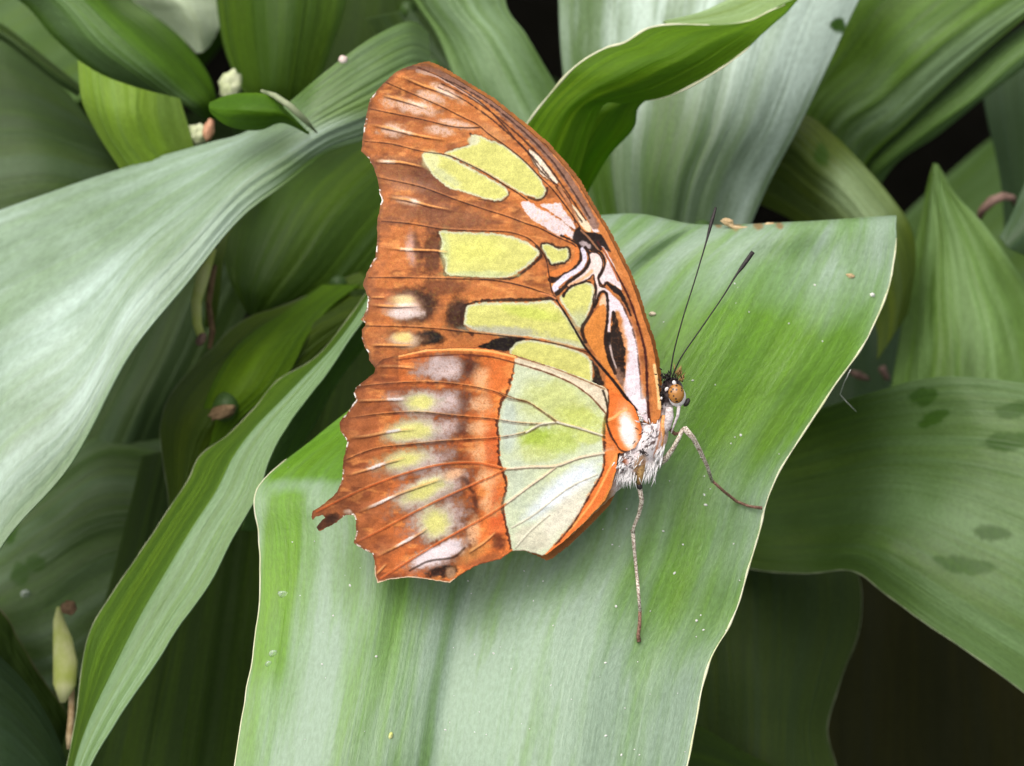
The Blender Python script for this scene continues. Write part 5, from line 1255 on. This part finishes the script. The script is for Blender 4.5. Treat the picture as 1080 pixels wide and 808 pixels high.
# dried torn edge on top of the broad leaf
r = empty('dried_edge', surf_pt(ld1, 790, 237), 'tan dried torn bit curling up along the top edge of the broad leaf', 'dry scrap')
zt = 27.45
MB().tube([P3(762,233,zt), P3(766,236,zt), P3(774,240,zt), P3(790,241,zt), P3(805,240,zt), P3(814,240,zt), P3(820,240,zt)], [0.00015,0.0002,0.00025,0.00018,0.0002,0.0002,0.0001], 8).build('dry_strip', M_tan, r)
MB().ell(P3(767, 234, zt), *axes(7, 4, 3, 10), bump=0.5, sc=2).ell(P3(812, 237, zt), *axes(7, 2.6, 3, 0), bump=0.5, sc=2).build('crust', M_tan, r)
# thread
r = px_tube('spider_thread', [(897,390,26.7),(890,404,26.9),(886,416,27.1),(893,424,27.2),(903,434,27.3)], [0.35,0.4,0.35,0.35,0.3], M_speck, 'fine pale thread hanging from the right margin of the broad leaf', 'thread', 6)
# water beads
M_water, nt, out = new_mat('water')
_b = principled(nt, Roughness=0.03, IOR=1.33); _b.inputs['Transmission Weight'].default_value = 0.9; _b.inputs['Base Color'].default_value = (0.95, 1, 0.97, 1)
nt.links.new(_b.outputs[0], out.inputs[0])
beads = [(299,627,8,5,10),(288,689,6,4.5,-20),(283,700,5,3.5,-30),(278,708,4,3,-30),(296,613,3,2,0)]
crumb('water_drop', (A9, W9), 27, 627, 7, 6, 0, M_water, 'single shiny drop on the blurred wet leaf at the lower left', 'water drop', bump=0.1, rz=4)
for i, (x, y, a, b, g) in enumerate(beads[:3]):
    crumb('water_drop', ld1, x, y, a * 0.8, b * 0.8, g, M_water, ['largest water drop on the left edge of the broad leaf, below the wing tail', 'upper of the two close water drops low on the left edge of the broad leaf', 'lower of the two close water drops low on the left edge of the broad leaf'][i], 'water drop', 'water drops on the broad leaf', bump=0.15, rz=1.6)
# dust specks scattered over the broad leaf: uncountable
mb = MB()
spots = [(742,521),(731,402),(745,533),(583,660),(569,585),(754,405),(771,468),(776,461),(781,458),(712,605),(735,655),(738,649),(741,664),(735,672),(650,640),(662,536),(412,600),(370,617),(397,693),(640,777),(638,700),(548,560),(700,560),(655,795),(832,640 - 300),(790,330),(868,360),(860,300),(822,480),(700,340),(775,300),(645,575),(720,575),(585,578),(603,738),(520,690),(470,770),(340,700),(352,650)]
rs = np.random.RandomState(4)
for k in range(80):
    spots.append((rs.uniform(300, 790), rs.uniform(300, 800)))
for (x, y) in spots:
    d = (A1[..., 0] - x) ** 2 + (A1[..., 1] - y) ** 2
    i = np.unravel_index(np.argmin(d), d.shape)
    if d[i] > 9: continue
    big = 1.0 if (x, y) in spots[:39] else 0.5
    s = rs.uniform(0.6, 1.5) * big
    ax = axes(s * rs.uniform(.8, 1.8), s, s * 0.5, rs.uniform(0, 180))
    mb.ell(Vector(W1[i]) - fwd * 0.00004, *ax, nu=8, nv=5, bump=0.3, sc=2)
o = mb.build('dust_specks', M_speck, None, origin=Vector(W1[100, 100]))
tag(o, 'scattered white dust specks on the broad leaf', 'dust', kind='stuff')
mb = MB()
for ld, pts in (((A2, W2), [(330,120),(352,90),(300,150),(345,150),(310,98)]),):
    for (x, y) in pts: mb.ell(surf_pt(ld, x, y, 0.00005), *axes(1.5, 1.2, .6), nu=8, nv=5)

# ---- soil
m, nt, out = new_mat('soil')
tc = nt.nodes.new('ShaderNodeTexCoord')
n1 = noise_n(nt, tc.outputs['Object'], 60, 6, 0.65); n2 = noise_n(nt, tc.outputs['Object'], 6, 4, 0.6)
b = principled(nt, Roughness=0.9); b.inputs['Specular IOR Level'].default_value = 0.15
nt.links.new(mix_rgb(nt, n1, (0.006, 0.005, 0.003), (0.022, 0.018, 0.012)), b.inputs['Base Color'])
bp = nt.nodes.new('ShaderNodeBump'); bp.inputs['Strength'].default_value = 0.8; bp.inputs['Distance'].default_value = 0.006
nt.links.new(n1, bp.inputs['Height']); nt.links.new(bp.outputs[0], b.inputs['Normal']); nt.links.new(b.outputs[0], out.inputs[0])
xs = np.concatenate([-np.geomspace(400, 0.6, 18), np.linspace(-0.5, 1.0, 90), np.geomspace(1.2, 400, 18)])
ys = xs + 0.0
XX, YY = np.meshgrid(xs, ys, indexing='ij')
ZZ = 0.012 * fbm(XX, YY, 0.12, 4, 3) * (np.hypot(XX, YY) < 3) - 0.01
idx = np.arange(XX.size).reshape(XX.shape)
q = np.stack([idx[:-1, :-1], idx[1:, :-1], idx[1:, 1:], idx[:-1, 1:]], -1).reshape(-1, 4)
me = mesh_np('ground', np.stack([XX, YY, ZZ], -1).reshape(-1, 3), q)
g = link('ground', me, m); tag(g, 'dark moist soil under the leaf clump', kind='structure')
g['kind'] = 'structure'

# ---- surrounding leaves of the clump (strap leaves from the soil, more added unseen to block low skylight)
def strap_mesh(nm, rs):
    nu, nv = 40, 14; L = 0.36; Wd = 0.075
    U, V = np.meshgrid(np.linspace(0, 1, nu), np.linspace(-1, 1, nv), indexing='ij')
    w = Wd * 0.5 * np.sin(np.pi * np.clip(U * 0.93 + 0.04, 0, 1)) ** 0.7
    th = np.pi * 0.5 * (1 - U * 1.15)              # rises then arches over
    dx = np.cos(th) * L / nu; dz = np.sin(th) * L / nu
    x = np.cumsum(dx, 0); z = np.cumsum(dz, 0)
    y = V * w
    zz = z + 0.010 * V ** 2 + 0.0012 * np.cos(V * 14) + 0.004 * np.sin(U * 9 + V)
    P = np.stack([x, y, zz], -1)
    idx = np.arange(nu * nv).reshape(nu, nv)
    q = np.stack([idx[:-1, :-1], idx[1:, :-1], idx[1:, 1:], idx[:-1, 1:]], -1).reshape(-1, 4)
    me = mesh_np(nm, P.reshape(-1, 3), q)
    uv = me.uv_layers.new(name='UVMap'); li = np.empty(len(me.loops), np.int32); me.loops.foreach_get('vertex_index', li)
    uv.data.foreach_set('uv', np.stack([(U * 6).ravel(), (V * 0.8 + 0.8).ravel()], -1)[li].astype(np.float32).ravel())
    add_color(me, 'paint', np.stack([np.ones(nu * nv), np.zeros(nu * nv), np.zeros(nu * nv)], -1))
    return me
sm = strap_mesh('blade', RS)
m_st = leaf_mat('leaf_clump', (0.036, 0.09, 0.014), (0.2, 0.3, 0.18), sheen_paint=0.25, rough=0.42, streak=0.5, trans=0.15, seed=71., veins=12)
root0 = None; cnt = 0
tmp = bpy.data.objects.new('blade', sm); sm.materials.append(m_st)
sm.polygons.foreach_set('use_smooth', np.ones(len(sm.polygons), bool))
rs = random.Random(5)
target = Vector((0, 0.16, 0))
def visible_px(p):
    d = p - CAMPOS; z = d.dot(fwd)
    if z <= 0.02: return None
    return (540 + d.dot(right) / z * F, 404 - d.dot(up) / z * F, z)
tries = 0
while cnt < 130 and tries < 12000:
    tries += 1
    x = rs.uniform(-0.5, 0.5); y = rs.uniform(-0.25, 0.85); rz = rs.uniform(0, 6.283); sc = rs.uniform(0.6, 1.45); h = 0
    M = Matrix.Translation((x, y, 0.0)) @ Matrix.Rotation(rz, 4, 'Z') @ Matrix.Scale(sc, 4)
    ok = True
    for i in range(0, len(sm.vertices), 5):
        p = M @ sm.vertices[i].co
        v = visible_px(p)
        if v is None:
            if (p - CAMPOS).length < 0.12: ok = False; break
            continue
        inside = -60 < v[0] < 1140 and -60 < v[1] < 868
        if inside and v[2] < 0.375: ok = False; break
        if v[2] < 0.22 and -400 < v[0] < 1480 and -500 < v[1] < 1300: ok = False; break
    if not ok: continue
    o = bpy.data.objects.new('clump_leaf', None); o.empty_display_size = 0.01; o.location = (x, y, 0); o.rotation_euler = (0, 0, rz); o.scale = (sc,) * 3
    COL.objects.link(o); tag(o, 'shaded green leaf rising from the soil deep in the clump', 'leaf', 'leaves deep in the clump')
    b = bpy.data.objects.new('blade', sm); COL.objects.link(b); b.parent = o
    cnt += 1
print('clump leaves', cnt, tries)

# ---- light
w = bpy.data.worlds.new('World'); scene.world = w; w.use_nodes = True
nt = w.node_tree; nt.nodes.clear()
SUN_EL, SUN_AZ = 70.0, -65.0      # azimuth measured from +Y (away from the camera) towards +X
sky = nt.nodes.new('ShaderNodeTexSky'); sky.sky_type = 'NISHITA'; sky.sun_disc = False
sky.sun_elevation = R(SUN_EL); sky.sun_rotation = R(SUN_AZ); sky.dust_density = 4.0; sky.air_density = 1.2; sky.ozone_density = 0.6
bg = nt.nodes.new('ShaderNodeBackground'); bg.inputs[1].default_value = 0.08
wo = nt.nodes.new('ShaderNodeOutputWorld')
hs = nt.nodes.new('ShaderNodeHueSaturation'); hs.inputs['Saturation'].default_value = 0.25   # overcast: a whiter sky
nt.links.new(sky.outputs[0], hs.inputs['Color']); nt.links.new(hs.outputs[0], bg.inputs[0]); nt.links.new(bg.outputs[0], wo.inputs[0])
sl = bpy.data.lights.new('sun', 'SUN'); sl.energy = 1.5; sl.angle = R(70); sl.color = (1.0, 0.94, 0.84)
so = bpy.data.objects.new('sun', sl); COL.objects.link(so)
sd = Vector((math.sin(R(SUN_AZ)) * math.cos(R(SUN_EL)), math.cos(R(SUN_AZ)) * math.cos(R(SUN_EL)), math.sin(R(SUN_EL))))
so.rotation_euler = (-sd).to_track_quat('-Z', 'Y').to_euler(); so.location = sd * 2

# ---- camera
cd = bpy.data.cameras.new('camera'); co = bpy.data.objects.new('camera', cd); COL.objects.link(co)
cd.sensor_fit = 'HORIZONTAL'; cd.sensor_width = 36; cd.lens = F / 1080 * 36
co.location = CAMPOS; co.rotation_euler = (math.pi / 2 - PITCH, 0, 0)
cd.clip_start = 0.005; cd.clip_end = 1500
cd.dof.use_dof = True; cd.dof.focus_distance = 0.2505; cd.dof.aperture_fstop = 36
scene.camera = co
scene.view_settings.view_transform = 'Standard'; scene.view_settings.look = 'None'
scene.view_settings.gamma = 1.0; scene.view_settings.exposure = 1.08; scene.view_settings.use_curve_mapping = False
scene.cycles.max_bounces = 6; scene.cycles.use_denoising = True
